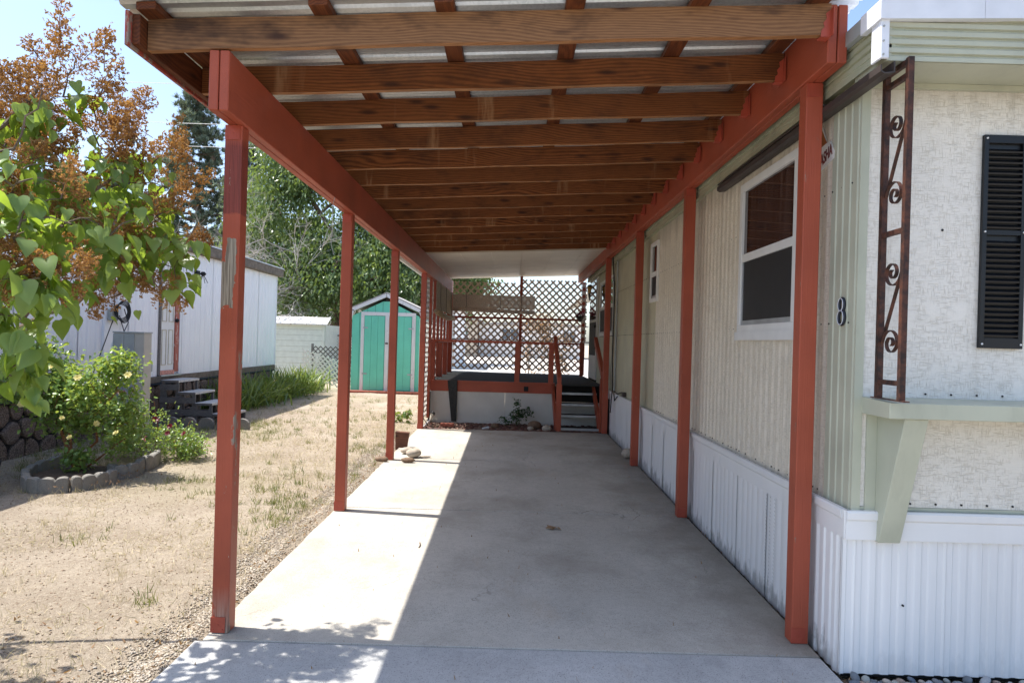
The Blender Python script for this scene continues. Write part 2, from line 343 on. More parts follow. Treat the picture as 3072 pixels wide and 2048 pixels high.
M['grey_metal'] = plain('grey_metal_box', (.33, .355, .35), .5, var=.08, bst=.06); M['tan_metal'] = plain('tan_metal_side', (.45, .425, .375), .5, var=.07, bst=.05)
M['bamboo'] = plain('bamboo_shade', (.36, .28, .17), .7, var=.3, nsc=40); M['bamboo_pale'] = plain('pale_reed_shade', (.66, .56, .49), .7, var=.2, nsc=40)
M['amber'] = plain('amber_glass', (.42, .23, .05), .25, var=.2); M['aluminium'] = plain('aluminium', (.45, .46, .47), .35, .6)
M['door_red'] = paint_wood('faded_red_jamb', (.38, .10, .07), (.6, .5, .45), .55); M['brick'] = plain('red_brick', (.27, .085, .055), .85, var=.3, nsc=20, bst=.5)
# foliage
def leafmat(name, a, b, under, trans=.35, rough=.45, src='attr', spec=.5):
    m = NT(name); m.set(rough, 0, spec); r = m.attr('rnd') if src == 'attr' else m.orand()
    c = m.mix(r, a, b); c = m.mix(m.ramp(m.noise(30, 3), .35, .7, 0, .3), c, tuple(v*.6 for v in a)); c = m.mix(m.geo.outputs['Backfacing'], c, under); m.col(c)
    tr = m.n('BsdfTranslucent'); m.L(m.mix(.5, c, tuple(min(1, v) for v in (b[0]*2.6, b[1]*2.1, b[2]*.7))), tr.inputs[0])
    mx = m.n('MixShader'); mx.inputs[0].default_value = trans; m.L(m.b.outputs[0], mx.inputs[1]); m.L(tr.outputs[0], mx.inputs[2])
    m.L(mx.outputs[0], m.t.nodes['Material Output'].inputs[0]); return m.m
M['lilac'] = leafmat('lilac_leaf', (.06, .14, .035), (.22, .35, .06), (.2, .3, .1), .5, .33, 'obj')
M['lilac2'] = leafmat('lilac_leaf_joined', (.06, .14, .035), (.22, .35, .06), (.2, .3, .1), .5, .33)
M['rose'] = leafmat('rose_leaf', (.08, .17, .045), (.28, .42, .10), (.15, .22, .08), .35, .3)
M['tree'] = leafmat('tree_leaf', (.035, .08, .03), (.14, .22, .07), (.17, .24, .11), .35, .3)
M['pine'] = leafmat('pine_needles', (.10, .145, .115), (.2, .26, .19), (.15, .2, .15), .1, .5)
M['iris'] = leafmat('iris_leaf', (.06, .13, .035), (.2, .27, .06), (.15, .22, .06), .3, .4)
M['weed'] = leafmat('weed_leaf', (.07, .12, .03), (.18, .2, .06), (.14, .18, .06), .3, .5)
M['dark_leaf'] = leafmat('dark_green_leaf', (.02, .06, .015), (.05, .12, .03), (.05, .1, .03), .3, .35)
M['straw'] = leafmat('dry_straw', (.45, .36, .23), (.68, .57, .40), (.5, .42, .28), .15, .7, spec=.2)
M['dryleaf'] = leafmat('dry_leaf', (.16, .09, .05), (.38, .26, .16), (.3, .2, .12), .2, .7, spec=.2)
M['panicle'] = leafmat('dried_flower_head', (.20, .055, .012), (.52, .20, .04), (.36, .15, .04), .3, .6, spec=.25)
M['yellow'] = leafmat('yellow_petal', (.70, .62, .25), (.8, .75, .45), (.75, .66, .3), .3, .5); M['crimson'] = leafmat('crimson_petal', (.12, .004, .015), (.3, .02, .04), (.2, .01, .02), .2, .5)
M['bark'] = plain('grey_brown_bark', (.15, .11, .08), .85, var=.4, nsc=18, bst=.6); M['twig'] = plain('pale_twig_bark', (.30, .26, .22), .8, var=.25, nsc=12); M['dead'] = plain('bleached_twigs', (.42, .39, .36), .8, var=.15)
M['rose_bark'] = plain('orange_brown_stem', (.24, .10, .04), .8, var=.4, nsc=20, bst=.5)
# ground
m = NT('dry_dirt'); m.set(.95, 0, .1)
c = m.mix(m.ramp(m.noise(1.1, 6, None, .65), .35, .65), (.34, .275, .205), (.48, .405, .315))
c = m.mix(m.ramp(m.noise(26, 5, None, .75), .5, .66, 0, .7), c, (.58, .5, .39)); c = m.mix(m.ramp(m.noise(60, 4, None, .8), .55, .66, 0, .75), c, (.13, .09, .06))
c = m.mix(m.ramp(m.noise(140, 3, None, .8), .58, .7, 0, .5), c, (.72, .66, .55)); c = m.mix(m.ramp(m.noise(.35, 4), .52, .7, 0, .35), c, (.30, .27, .12))
m.col(c); m.bump(m.math('ADD', m.noise(30, 6, None, .75), m.noise(120, 3, None, .7)), .9, .02); M['dirt'] = m.m
def stonemat(name, cols, nsc=40):
    m = NT(name); m.set(.75, 0, .3); r = m.attr('rnd') if 'gravel' in name else m.orand(); x = m.n('ValToRGB'); x.color_ramp.interpolation = 'CONSTANT'
    e = x.color_ramp.elements; e[0].color = (*cols[0], 1); e[1].color = (*cols[1], 1); e[1].position = 1/len(cols)
    for i, cc in enumerate(cols[2:]): k = e.new((i+2)/len(cols)); k.color = (*cc, 1)
    m.L(r, x.inputs[0]); c = m.mix(m.ramp(m.noise(nsc, 4, None, .7), .4, .7, 0, .35), x.outputs[0], (.13, .12, .11)); m.col(c); m.bump(m.noise(nsc*3, 3), .2, .002); return m.m
M['pebble'] = stonemat('river_pebble', [(.30, .32, .35), (.16, .18, .2), (.42, .36, .3), (.2, .21, .22), (.36, .37, .33), (.12, .15, .19), (.33, .25, .2), (.40, .41, .42)], 30)
M['gravel'] = stonemat('pale_gravel', [(.42, .36, .28), (.36, .30, .23), (.5, .45, .37), (.27, .21, .15), (.4, .34, .27)], 30)
M['lava'] = stonemat('lava_gravel', [(.10, .035, .025), (.15, .06, .04), (.07, .03, .025), (.2, .12, .09)], 30)
M['rock'] = plain('pale_rock', (.42, .36, .29), .85, var=.25, nsc=15, bst=.4); M['brown_rock'] = plain('brown_rock', (.17, .11, .07), .85, var=.3, nsc=20, bst=.4)
M['house_wall'] = plain('far_white_wall', (.84, .84, .82), .6, var=.05, bst=0); M['house_roof'] = plain('far_grey_roof', (.35, .33, .31), .8); M['house_tan'] = plain('far_tan_wall', (.52, .46, .37), .7, var=.08); M['house_glass'] = glass('far_window_glass', (.12, .15, .18), .1)
M['wire'] = plain('power_cable', (.5, .5, .5), .6, bst=0)
M['cut_wood'] = stained('cut_wood_block', (.09, .03, .015), (.22, .09, .05), 'X'); M['soil'] = plain('planting_soil', (.10, .07, .05), .95, var=.4, nsc=30, bst=.8)

gz = lambda y: .01*min(max(y, -5), 25)
exec_parts = []
# ================================================================== THE SETTING
def spaced(fine0, fine1, st, lo, hi, g=1.35):
    a = list(np.arange(fine0, fine1+1e-6, st)); s = st; x = a[-1]
    while x < hi: s *= g; x += s; a.append(x)
    s = st; x = a[0]; pre = []
    while x > lo: s *= g; x -= s; pre.append(x)
    return np.array(pre[::-1]+a)
from mathutils import noise as mn
gx = spaced(-6.4, -1.3, .075, -260, 260, 1.3); gy = spaced(1.6, 12, .075, -80, 520, 1.18)
X, Y = np.meshgrid(gx, gy)
def ground_h(x, y):
    h = gz(y)-.035
    if abs(x) < 14 and y < 26:
        h += .028*mn.noise((x*.7, y*.7, 0))+.012*mn.noise((x*3.1, y*3.1, 3))+.006*mn.noise((x*9, y*9, 7))
        d = x+1.72
        h -= .02*math.exp(-(d/.09)**2)
    if -1.54 < x < 1.64 and y < 11.4 or x > 1.55: h = gz(y)-.09
    return h
Z = np.array([ground_h(float(a), float(b)) for a, b in zip(X.ravel(), Y.ravel())])
V = np.stack([X.ravel(), Y.ravel(), Z], 1); nx, ny = len(gx), len(gy); ii = (np.arange(ny-1)[:, None]*nx+np.arange(nx-1)[None]).ravel()
g = fast_mesh('ground', V, np.stack([ii, ii+1, ii+1+nx, ii+nx], 1), M['dirt'], smooth=True); tag(g, kind='structure')

# driveway: slabs with real joints
dv = empty('concrete_driveway', (0, 3, 0), None, None); tag(dv, kind='structure')
def slab(x0, x1, y0, y1, mat, edge=0):
    b = MB(); n = 24; q = random.Random(int(y0*10)); L_ = []
    for i in range(n+1):
        y = y0+(y1-y0)*i/n; L_.append((x0+q.uniform(-.006, .006)*edge, y))
    poly = [(x, y) for x, y in L_]+[(x1, y1), (x1, y0)]
    k = len(poly); vs = [(x, y, gz(y)-.12) for x, y in poly]+[(x, y, gz(y)) for x, y in poly]
    b.add(vs, [tuple(range(k)), tuple(range(k, 2*k))[::-1]]+[(i, k+i, k+(i+1) % k, (i+1) % k) for i in range(k)])
    o = b.build('slab', mat, dv); bb = o.modifiers.new('b', 'BEVEL'); bb.width = .006; bb.segments = 2; bb.limit_method = 'ANGLE'
slab(-1.56, 1.60, -3.0, 3.447, M['slab2'], 1); slab(-1.525, 1.605, 3.459, 6.120, M['slab'], 1)
slab(-1.515, 1.61, 6.137, 8.565, M['slab'], 1); slab(-1.505, 1.61, 8.582, 11.27, M['slab'], 1)

# small stones, straw and weeds (nobody could count them)
ico_v = []; t_ = (1+5**.5)/2
for a in (-1, 1):
    for b in (-t_, t_): ico_v += [(a, b, 0), (0, a, b), (b, 0, a)]
ico_v = np.array(ico_v)/math.hypot(1, t_)
def hull_faces(v):
    fs = []; n = len(v)
    for i in range(n):
        for j in range(i+1, n):
            for k in range(j+1, n):
                d = [np.linalg.norm(v[a]-v[b]) for a, b in ((i, j), (j, k), (i, k))]
                if max(d) < 1.06: 
                    nn = np.cross(v[j]-v[i], v[k]-v[i]); fs.append((i, j, k) if nn@v[i] > 0 else (i, k, j))
    return np.array(fs)
ico_f = hull_faces(ico_v)
def pts_h(xy): return np.array([ground_h(float(a), float(b)) for a, b in xy])
def stones(name, xy, lo, hi, mat, flat=.6, zoff=0, parent=None, z=None):
    n = len(xy); zz = pts_h(xy) if z is None else z; s = rng.uniform(lo, hi, n)[:, None]*rng.uniform(.6, 1.2, (n, 3))*np.array([1.2, 1, flat])
    return scatter(name, ico_v, ico_f, np.column_stack([xy, zz+zoff]), rot_mats(rng.uniform(-.4, .4, n), rng.uniform(-.4, .4, n), rng.uniform(0, 6.3, n)), s, mat, smooth=True, parent=parent)
n = 17000; yy = 2.2+rng.random(n)**1.3*8.5; xx = -1.72+rng.normal(0, .07, n)+.03*np.sin(yy*2)
o = stones('pale_gravel_strip', np.column_stack([xx, yy]), .0035, .0085, M['gravel'], zoff=.004); tag(o, 'narrow strip of pale pea gravel along the edge of the driveway', 'gravel', kind='stuff')
n = 13000; xy = np.column_stack([rng.uniform(-5.6, -1.55, n), 1.8+rng.random(n)**1.5*12])
o = stones('dirt_crumbs', xy, .0025, .0075, plain('soil_crumbs', (.30, .22, .15), .95, var=.6, nsc=40), zoff=.002); tag(o, 'crumbs of dry soil scattered over the bare yard', 'soil', kind='stuff')
# blades
bl_v = np.array([(-.5, 0, 0), (.5, 0, 0), (.38, .1, .5), (-.38, .1, .5), (0, .35, 1)]); bl_f = np.array([(0, 1, 2), (0, 2, 3), (3, 2, 4)])
def blades(name, xy, hlo, hhi, wd, mat, tilt=.6, per=1, spread=.03, zoff=0, parent=None, z=None):
    P = np.repeat(xy, per, 0)+rng.normal(0, spread, (len(xy)*per, 2)); n = len(P)
    zz = np.repeat(pts_h(xy), per) if z is None else np.repeat(z, per)
    h = rng.uniform(hlo, hhi, n); s = np.column_stack([np.full(n, wd)*rng.uniform(.6, 1.3, n), h, h])
    return scatter(name, bl_v, bl_f, np.column_stack([P, zz+zoff]), rot_mats(rng.normal(0, tilt, n), rng.normal(0, tilt*.5, n), rng.uniform(0, 6.3, n)), s, mat, parent=parent)
def clumpy(n, x0, x1, y0, y1, sc, thr, pw=1.4):
    out = []
    while len(out) < n:
        x, y = rng.uniform(x0, x1), y0+rng.random()**pw*(y1-y0)
        if mn.noise((x*sc, y*sc, 5.1)) > thr-rng.random()*.25: out.append((x, y))
    return np.array(out)
nb = lambda xy: xy[~((xy[:, 0] > -1.6) & (xy[:, 1] < 11.4))]
o = blades('flattened_dry_grass', clumpy(34000, -6.6, -1.62, 1.9, 17, 1.1, .0), .03, .085, .0034, M['straw'], 1.25); tag(o, 'flattened straw-coloured dead grass covering the yard', 'dry grass', kind='stuff')
o = blades('dry_grass_tufts', clumpy(380, -5.2, -1.7, 2.2, 12, 1.3, .12), .03, .10, .0022, M['straw'], .5, per=13, spread=.018); tag(o, 'upright tufts of straw-coloured grass in the yard', 'dry grass', kind='stuff')
def spots(lst):
    a = []
    for x, y, r, n in lst: a += [(x+rng.normal(0, r), y+rng.normal(0, r*1.3)) for _ in range(n)]
    return nb(np.array(a))
o = blades('green_weeds', spots([(-2.0, 6.3, .16, 36), (-2.45, 6.6, .3, 30), (-1.95, 5.7, .1, 16), (-2.1, 7.6, .4, 40), (-2.6, 10.5, .9, 110), (-4, 11, .6, 90), (-4.9, 10.4, .5, 160), (-3.2, 14, 1.2, 160), (-2.1, 4.0, .05, 5), (-3.2, 5.2, .1, 5), (-1.85, 9.3, .15, 26), (-3.35, 7.0, .2, 14), (-4.7, 7.7, .6, 60), (-5.2, 8.6, .5, 120)]), .03, .095, .005, M['weed'], .55, per=12, spread=.03)
tag(o, 'low green weeds sprouting through the dry yard', 'weeds', kind='stuff')
n = 900; xy = np.concatenate([np.column_stack([rng.uniform(-3.6, -1.6, n), 2.0+np.abs(rng.normal(0, .8, n))]), np.column_stack([rng.normal(-1.65, .08, 500), rng.uniform(2.6, 9, 500)])])
o = blades('leaf_litter', xy, .012, .035, .012, M['dryleaf'], 1.4, zoff=.004); tag(o, 'brown leaf litter on the dirt beside the driveway', 'leaf litter', kind='stuff')
xy = np.column_stack([rng.uniform(-1.45, 1.55, 130), rng.uniform(2.6, 11, 130)])
o = blades('driveway_debris', xy, .008, .028, .006, M['dryleaf'], .25, z=np.array([gz(b)+.002 for b in xy[:, 1]])); o_ = o
tag(o, 'bits of twig and leaf scattered on the concrete', 'debris', kind='stuff')

# ================================================================== CARPORT
cp = empty('carport', (0, 7.3, 0), 'red painted wooden carport with corrugated metal roof over the driveway', 'carport')
def post(x, y, top, mat, brace=True):
    z0 = gz(y); o = MB().box(x, x+.089, y, y+.089, z0, top).build('post', mat, cp, bevel=.004)
    b = MB().box(x-.003, x+.072, y-.004, y-.0005, z0+.005, z0+.085)
    for a, c in ((x+.012, z0+.02), (x+.035, z0+.045), (x+.06, z0+.02)): b.cyl((a, y-.007, c), (a, y-.003, c), .005, 8)
    b.build('base_bracket', M['red_metal'], o)
    b = MB().box(x+.002, x+.078, y-.004, y-.0005, top-.075, top-.002)
    for a, c in ((x+.015, top-.06), (x+.065, top-.06), (x+.04, top-.04)): b.cyl((a, y-.006, c), (a, y-.003, c), .0045, 8)
    b.build('top_bracket', M['red_metal'], o)
YL = [3.53, 5.97, 8.40, 11.19]; YR = [3.60, 6.085, 8.47, 11.23]
for i, y in enumerate(YL): post(-1.512, y, 2.660, M['red_peel'] if i == 0 else M['red_post'])
for i, y in enumerate(YR): post(1.515, y, 2.990, M['red_post'])
for side, x0, z0, z1, ya in ((-1, -1.50, 2.66, 2.950, 3.30), (1, 1.503, 2.99, 3.277, 3.345)):
    for k in (0, 1):
        xa = x0+k*.051; MB().box(xa, xa+.046, ya, 15.95, z0+k*side*.0015, z1).build('beam_plank', M['red_beam'], cp, bevel=.004)
zb = lambda x: 3.03+.052*x     # underside of the rafters
NR = 14; YRf = [3.30+.577*k for k in range(NR)]
for k, y in enumerate(YRf):
    x0 = -1.80; x1 = 1.497; h = .150; q = random.Random(k)
    b = MB(); n = 10; bow = q.uniform(-.006, .004)
    vs = []
    for i in range(n+1):
        t = i/n; x = x0+(x1-x0)*t; z = zb(x)+bow*math.sin(t*math.pi)+.003*math.sin(t*19+k)
        vs += [(x, y, z), (x, y+.038, z), (x, y+.038, z+h), (x, y, z+h)]
    fs = [(3, 2, 1, 0), tuple(n*4+j for j in range(4))]
    for i in range(n):
        a = i*4; fs += [(a+j, a+(j+1) % 4, a+4+(j+1) % 4, a+4+j) for j in range(4)]
    b.add(vs, fs)
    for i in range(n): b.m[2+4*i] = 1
    o = b.build('rafter', [M['rafter_front'] if k == 0 else M['rafter'], M['rafter_bounce']], cp)
    # metal hanger on the tall beam
    xx = 1.497; z = zb(xx); b = MB()
    b.box(xx-.004, xx-.0005, y-.035, y+.072, z-.012, z+.12)
    zz = [z-.012, z+.02, z+.04, z+.06, z+.08, z+.105]; pr = [(xx-.045, z-.012)]
    poly = [(xx-.002, z-.012), (xx-.05, z-.012), (xx-.046, z+.02), (xx-.032, z+.034), (xx-.038, z+.055), (xx-.022, z+.075), (xx-.026, z+.1), (xx-.002, z+.12)]
    b.prism([(a, y-.003, c) for a, c in poly], (0, .002, 0)); b.prism([(a, y+.039, c) for a, c in poly], (0, .002, 0)); b.box(xx-.05, xx-.001, y-.003, y+.041, z-.014, z-.011)
    b.build('hanger', M['red_metal'], o)
for x in (-1.76, -.955, -.365, .258, .86, 1.44):
    z = zb(x)+.151; MB().hexa([(x-.046, 3.20, z-.002), (x+.046, 3.20, z+.003), (x+.046, 11.15, z+.003), (x-.046, 11.15, z-.002), (x-.046, 3.20, z+.036), (x+.046, 3.20, z+.041), (x+.046, 11.15, z+.041), (x-.046, 11.15, z+.036)]).build('purlin', M['purlin'], cp, bevel=.003)
# corrugated sheets (ribs run across the driveway)
def sheet(xa, xb, y0, y1, dz):
    b = MB(); pit = .0889; n = int(round((y1-y0)/pit)); prof = []
    for i in range(n):
        y = y0+i*pit; prof += [(y, 0), (y+.040, 0), (y+.050, .014), (y+.068, .014), (y+.0789, 0)]
    prof.append((y1, 0)); vs = []
    for x in (xa, xb): vs += [(x, y, zb(x)+.193+w+dz) for y, w in prof]
    m_ = len(prof); b.add(vs, [(i, i+1, m_+i+1, m_+i) for i in range(m_-1)])
    o = b.build('roof_sheet', M['galv'], cp); s = o.modifiers.new('t', 'SOLIDIFY'); s.thickness = .0012
for k in range(12):
    y0 = 3.155+k*.667; sheet(-1.90, .62, y0, y0+.689, .0005*(k % 2)); sheet(.56, 1.68, y0, y0+.689, .002+.0005*(k % 2))
MB().box(-1.843, -1.806, 3.24, 11.15, 2.940, 3.085).build('fascia_board', M['purlin'], cp, bevel=.003)
MB().box(-1.862, -1.8435, 3.21, 11.15, 2.925, 3.09).build('fascia_board', paint_wood('worn_red_fascia', (.35, .07, .045), (.3, .25, .2), .52), cp, bevel=.003)
b = MB(); b.tube([(-1.405, 5.3, 2.665), (-1.42, 5.3, 2.60), (-1.42, 5.31, 2.4), (-1.425, 5.3, 2.30), (-1.40, 5.29, 2.22)], .0022, 5); b.build('hook_wire', M['wire'], cp)

# ================================================================== PORCH
DZ = .855
pr = empty('covered_porch', (0, 13.9, 0), 'raised porch with lattice screens, red rails and dark carpet behind the driveway', 'porch')
ce = MB()
for i in range(7):
    x0 = -1.95+i*.52; x1 = min(x0+.517, 1.68); zc = lambda x: 3.10+.052*(x-.05)-.012
    MB().hexa([(x0, 11.22, zc(x0)), (x1, 11.22, zc(x1)), (x1, 16.0, zc(x1)), (x0, 16.0, zc(x0)), (x0, 11.22, zc(x0)+.05), (x1, 11.22, zc(x1)+.05), (x1, 16.0, zc(x1)+.05), (x0, 16.0, zc(x0)+.05)]).build('ceiling_panel', M['ceiling'], pr)
MB().hexa([(-1.95, 11.16, zc(-1.95)-.03), (1.66, 11.16, zc(1.66)-.03), (1.66, 11.215, zc(1.66)-.03), (-1.95, 11.215, zc(-1.95)-.03), (-1.95, 11.16, zc(-1.95)+.2), (1.66, 11.16, zc(1.66)+.2), (1.66, 11.215, zc(1.66)+.2), (-1.95, 11.215, zc(-1.95)+.2)]).build('front_fascia', M['cream2'], pr)
MB().box(-1.99, -1.955, 11.16, 16.0, 2.93, 3.2).build('side_fascia', M['white'], pr)
MB().hexa([(-1.95, 11.22, zc(-1.95)+.051), (1.68, 11.22, zc(1.68)+.051), (1.68, 16, zc(1.68)+.051), (-1.95, 16, zc(-1.95)+.051), (-1.95, 11.22, 3.2), (1.68, 11.22, 3.4), (1.68, 16, 3.4), (-1.95, 16, 3.2)]).build('roof', M['white_metal'], pr)
# deck floor and front
MB().box(-1.50, 1.62, 12.30, 15.95, DZ-.035, DZ).build('carpet', M['carpet'], pr)
MB().box(.80, 1.60, 12.1, 12.299, DZ-.03, DZ-.001).build('carpet', M['carpet'], pr)
MB().box(-1.49, .80, 12.25, 12.299, .665, DZ-.036).build('rim_board', M['red_beam'], pr, bevel=.003)
MB().box(-1.50, .79, 12.235, 12.298, DZ-.035, DZ+.004).build('rim_cap', M['red_beam'], pr, bevel=.002)
for a, c in ((-1.44, -.98), (-.977, -.1), (-.097, .80)): MB().box(a, c, 12.27, 12.298, .11, .664).build('deck_panel', M['deck_panel'], pr)
MB().box(-1.49, .80, 12.24, 12.269, .10, .15).build('bottom_rail', M['deck_panel'], pr)
MB().box(-1.465, -1.43, 12.19, 12.23, .1, .66).build('corner_pipe', M['black2'], pr)
MB().hexa([(-1.045, 12.2, .13), (-.965, 12.2, .13), (-.955, 12.215, .13), (-1.045, 12.215, .13), (-1.13, 12.19, .86), (-.96, 12.19, .865), (-.955, 12.23, .865), (-1.13, 12.23, .86)]).build('hanging_carpet_strip', M['carpet'], pr)
MB().box(.235, .315, 12.225, 12.249, .70, .785).build('outlet_box', M['black2'], pr, bevel=.006)
# front rail
MB().box(-1.49, .80, 12.24, 12.33, 1.545, 1.588).build('top_rail', M['red_beam'], pr, bevel=.003)
MB().box(-1.42, -1.33, 12.33, 15.7, 1.53, 1.57).build('top_rail', M['red_beam'], pr, bevel=.003)
for x in (-1.46, .06, .67): MB().box(x, x+.09, 12.25, 12.33, DZ, 1.544).build('rail_post', M['red_post'], pr, bevel=.003)
for y in (13.3, 14.3, 15.4): MB().box(-1.44, -1.35, y, y+.09, DZ, 1.529).build('rail_post', M['red_post'], pr, bevel=.003)
for y in (12.05, 12.65, 13.3, 13.95, 14.6, 15.25): MB().box(-1.475, -1.43, y, y+.07, .2, 2.66).build('side_stud', M['red_post'], pr)
MB().box(.80, 1.62, 15.62, 15.70, 1.545, 1.585).build('top_rail', M['red_beam'], pr)
MB().box(-1.49, .79, 15.62, 15.70, 1.54, 1.58).build('top_rail', M['red_beam'], pr)
MB().box(-1.36, 1.60, 15.63, 15.70, 2.09, 2.135).build('middle_rail', M['red_beam'], pr)
MB().box(.15, .215, 15.62, 15.70, DZ, 3.08).build('back_post', M['red_post'], pr); MB().box(-1.47, -1.38, 15.62, 15.70, DZ, 2.66).build('back_post', M['red_post'], pr)
MB().box(1.575, 1.66, 15.60, 15.69, DZ, 2.98).build('back_post', M['red_post'], pr); MB().box(1.50, 1.57, 15.0, 15.07, DZ, 1.6).build('rail_post', M['red_post'], pr)
# lattice: every lath a piece of its own
def clip(p, q, x0, x1, y0, y1):
    t0, t1 = 0, 1; dx, dy = q[0]-p[0], q[1]-p[1]
    for a, b in ((-dx, p[0]-x0), (dx, x1-p[0]), (-dy, p[1]-y0), (dy, y1-p[1])):
        if abs(a) < 1e-9:
            if b < 0: return None
        else:
            t = b/a
            if a < 0: t0 = max(t0, t)
            else: t1 = min(t1, t)
    if t1-t0 < .02: return None
    return (p[0]+dx*t0, p[1]+dy*t0), (p[0]+dx*t1, p[1]+dy*t1)
def lattice(parent, mapf, nrm, u0, u1, v0, v1, mat, pitch=.162, wd=.038, th=.007, joined=False, topf=None):
    J = MB(); H = v1-v0+2
    for d in (1, -1):
        u = u0-H
        while u < u1+H:
            c = clip((u, v0), (u+d*H, v0+H), u0, u1, v0, v1)
            u += pitch
            if not c: continue
            a, b_ = c
            if math.dist(a, b_) < .03: continue
            off = Vector(nrm)*(th*.6*d); b = J if joined else MB()
            b.bar(mapf(*a)+off, mapf(*b_)+off, wd, th, up=nrm)
            if not joined: b.build('lath', mat, parent)
    if joined: tag(J.build('laths', mat, parent), kind='stuff')
back = lambda u, v: Vector((u, 15.73, v)); side = lambda u, v: Vector((-1.535, u, v))
for u0, u1 in ((-1.36, .16), (.205, 1.575)):
    lattice(pr, back, (0, -1, 0), u0, u1, .93, 1.57, M['lattice']); lattice(pr, back, (0, -1, 0), u0, u1, 1.585, 3.0+.052*u0, M['lattice'])
lattice(pr, side, (1, 0, 0), 11.45, 15.7, .2, 2.78, M['white_lattice'], pitch=.175)
lattice(pr, lambda u, v: Vector((u, 15.58, v)), (0, -1, 0), 1.56, 1.68, 1.6, 2.95, M['lattice'])
# stairs
for z, y in ((.15, 11.52), (.345, 11.76), (.52, 11.98), (.70, 12.18)):
    o = MB().box(.86, 1.53, y+.001, y+.25, z-.03, z).build('stair_tread', M['carpet'], pr); MB().box(.855, 1.535, y-.022, y, z-.034, z+.004).build('metal_nosing', M['aluminium'], o)
for z0, z1, y in ((.03, .125, 11.75), (.22, .31, 11.98), (.37, .485, 12.16), (.55, .66, 12.29)): MB().box(.86, 1.53, y, y+.015, z0+.03, z1).build('stair_riser', M['deck_panel'] if z0 < .4 else M['dark'], pr)
for x, top in ((.77, .89), (1.50, 1.0)):
    MB().box(x, x+.089, 11.44, 11.53, .1, top).build('stair_post', M['red_post'], pr, bevel=.003)
    MB().hexa([(x+.012, 11.45, top-.02), (x+.077, 11.45, top-.02), (x+.042, 12.34, 1.60), (x-.02, 12.34, 1.60), (x+.012, 11.45, top+.12), (x+.077, 11.45, top+.12), (x+.042, 12.34, 1.71), (x-.02, 12.34, 1.71)]).build('stair_rail', M['red_beam'], pr, bevel=.003)
    MB().hexa([(x-.02, 11.53, .12), (x+.02, 11.53, .12), (x-.0, 12.25, .72), (x-.04, 12.25, .72), (x-.02, 11.53, .4), (x+.02, 11.53, .4), (x, 12.25, DZ), (x-.04, 12.25, DZ)]).build('stringer', M['red_beam'], pr)
MB().box(.801, 1.62, 12.305, 12.32, .08, .52).build('deck_panel', M['deck_panel'], pr); MB().box(.801, 1.62, 12.305, 12.32, .522, DZ-.04).build('deck_panel', M['dark'], pr)
# rolled shades
sh = empty('bamboo_roll_shade', (-1.38, 13.9, 2.05), 'brown bamboo blind half rolled up along the left side of the porch', 'blind')
for k in range(22): 
    z = 2.62-k*.023; MB().box(-1.392, -1.386, 12.40, 15.55, z, z+.020).build('slat', M['bamboo'], sh)
MB().tube([(-1.37, 12.34, 2.09), (-1.36, 13.2, 2.05), (-1.365, 14.4, 2.04), (-1.37, 15.6, 2.08)], .055, 10).build('roll', M['bamboo'], sh, smooth=True)
for y in (13.0, 14.1, 15.2): MB().tube([(-1.38, y, 2.66), (-1.378, y+.01, 2.3), (-1.35, y, 2.0)], .004, 5).build('cord', M['black2'], sh)
sh = empty('reed_roll_shade', (-.4, 15.5, 2.2), 'pale reed blind hanging half open in front of the back lattice', 'blind')
for k in range(13): MB().box(-1.37, .50, 15.52, 15.523, 2.60-k*.024, 2.6225-k*.024).build('slat', M['bamboo_pale'], sh)
MB().tube([(-1.37, 15.50, 2.285), (-.4, 15.49, 2.265), (.5, 15.5, 2.25)], .045, 10).build('roll', M['bamboo_pale'], sh, smooth=True)
for x in (-1.05, -.28, .2): MB().tube([(x+.1, 15.5, 2.85), (x-.02, 15.49, 2.62), (x, 15.48, 2.4), (x-.03, 15.46, 2.25)], .005, 5).build('cord', M['black2'], sh)

# ================================================================== OWN MOBILE HOME
mh = empty('mobile_home', (3.2, 3.33, 0), 'cream and sage mobile home with embossed siding along the right of the driveway', 'mobile home')
XS, YF = 1.68, 3.33
def wall_strip(name, axis, a0, a1, z0, z1, base, prof, mat, par, thick=.012):
    """ribbed panel; prof(t)->offset outwards; axis 'y': faces -X at x=base, axis 'x': faces -Y at y=base, axis 'z': horizontal ribs facing -X"""
    b = MB(); pts = []; t = a0
    while t < a1-1e-6: pts.append(t); t += prof['st']
    pts.append(a1); vs = []
    for z in (z0, z1):
        for t in pts:
            o_ = prof['f'](t); vs.append((base-o_, t, z) if axis == 'y' else (t, base-o_, z))
    n = len(pts); flip = axis == 'y'
    fs = [((i, n+i, n+i+1, i+1) if flip else (i, i+1, n+i+1, n+i)) for i in range(n-1)]
    b.add(vs, fs)
    if axis == 'y': b.box(base+.004, base+thick, a0, a1, z0, z1)
    else: b.box(a0, a1, base+.004, base+thick, z0, z1)
    return b.build(name, mat, par)
def trap(p, wtop, wslope, h):
    def f(t):
        u = t % p
        if u < wtop: return h
        if u < wtop+wslope: return h*(1-(u-wtop)/wslope)
        if u > p-wslope: return h*(1-(p-u)/wslope)
        return 0
    return f
soft = dict(st=.0125, f=lambda t: .0065*(.5+.5*math.sin(t*2*math.pi/.1016))**4+.0025*(.5+.5*math.sin(t*2*math.pi/.0508)))
flatp = dict(st=10, f=lambda t: 0)
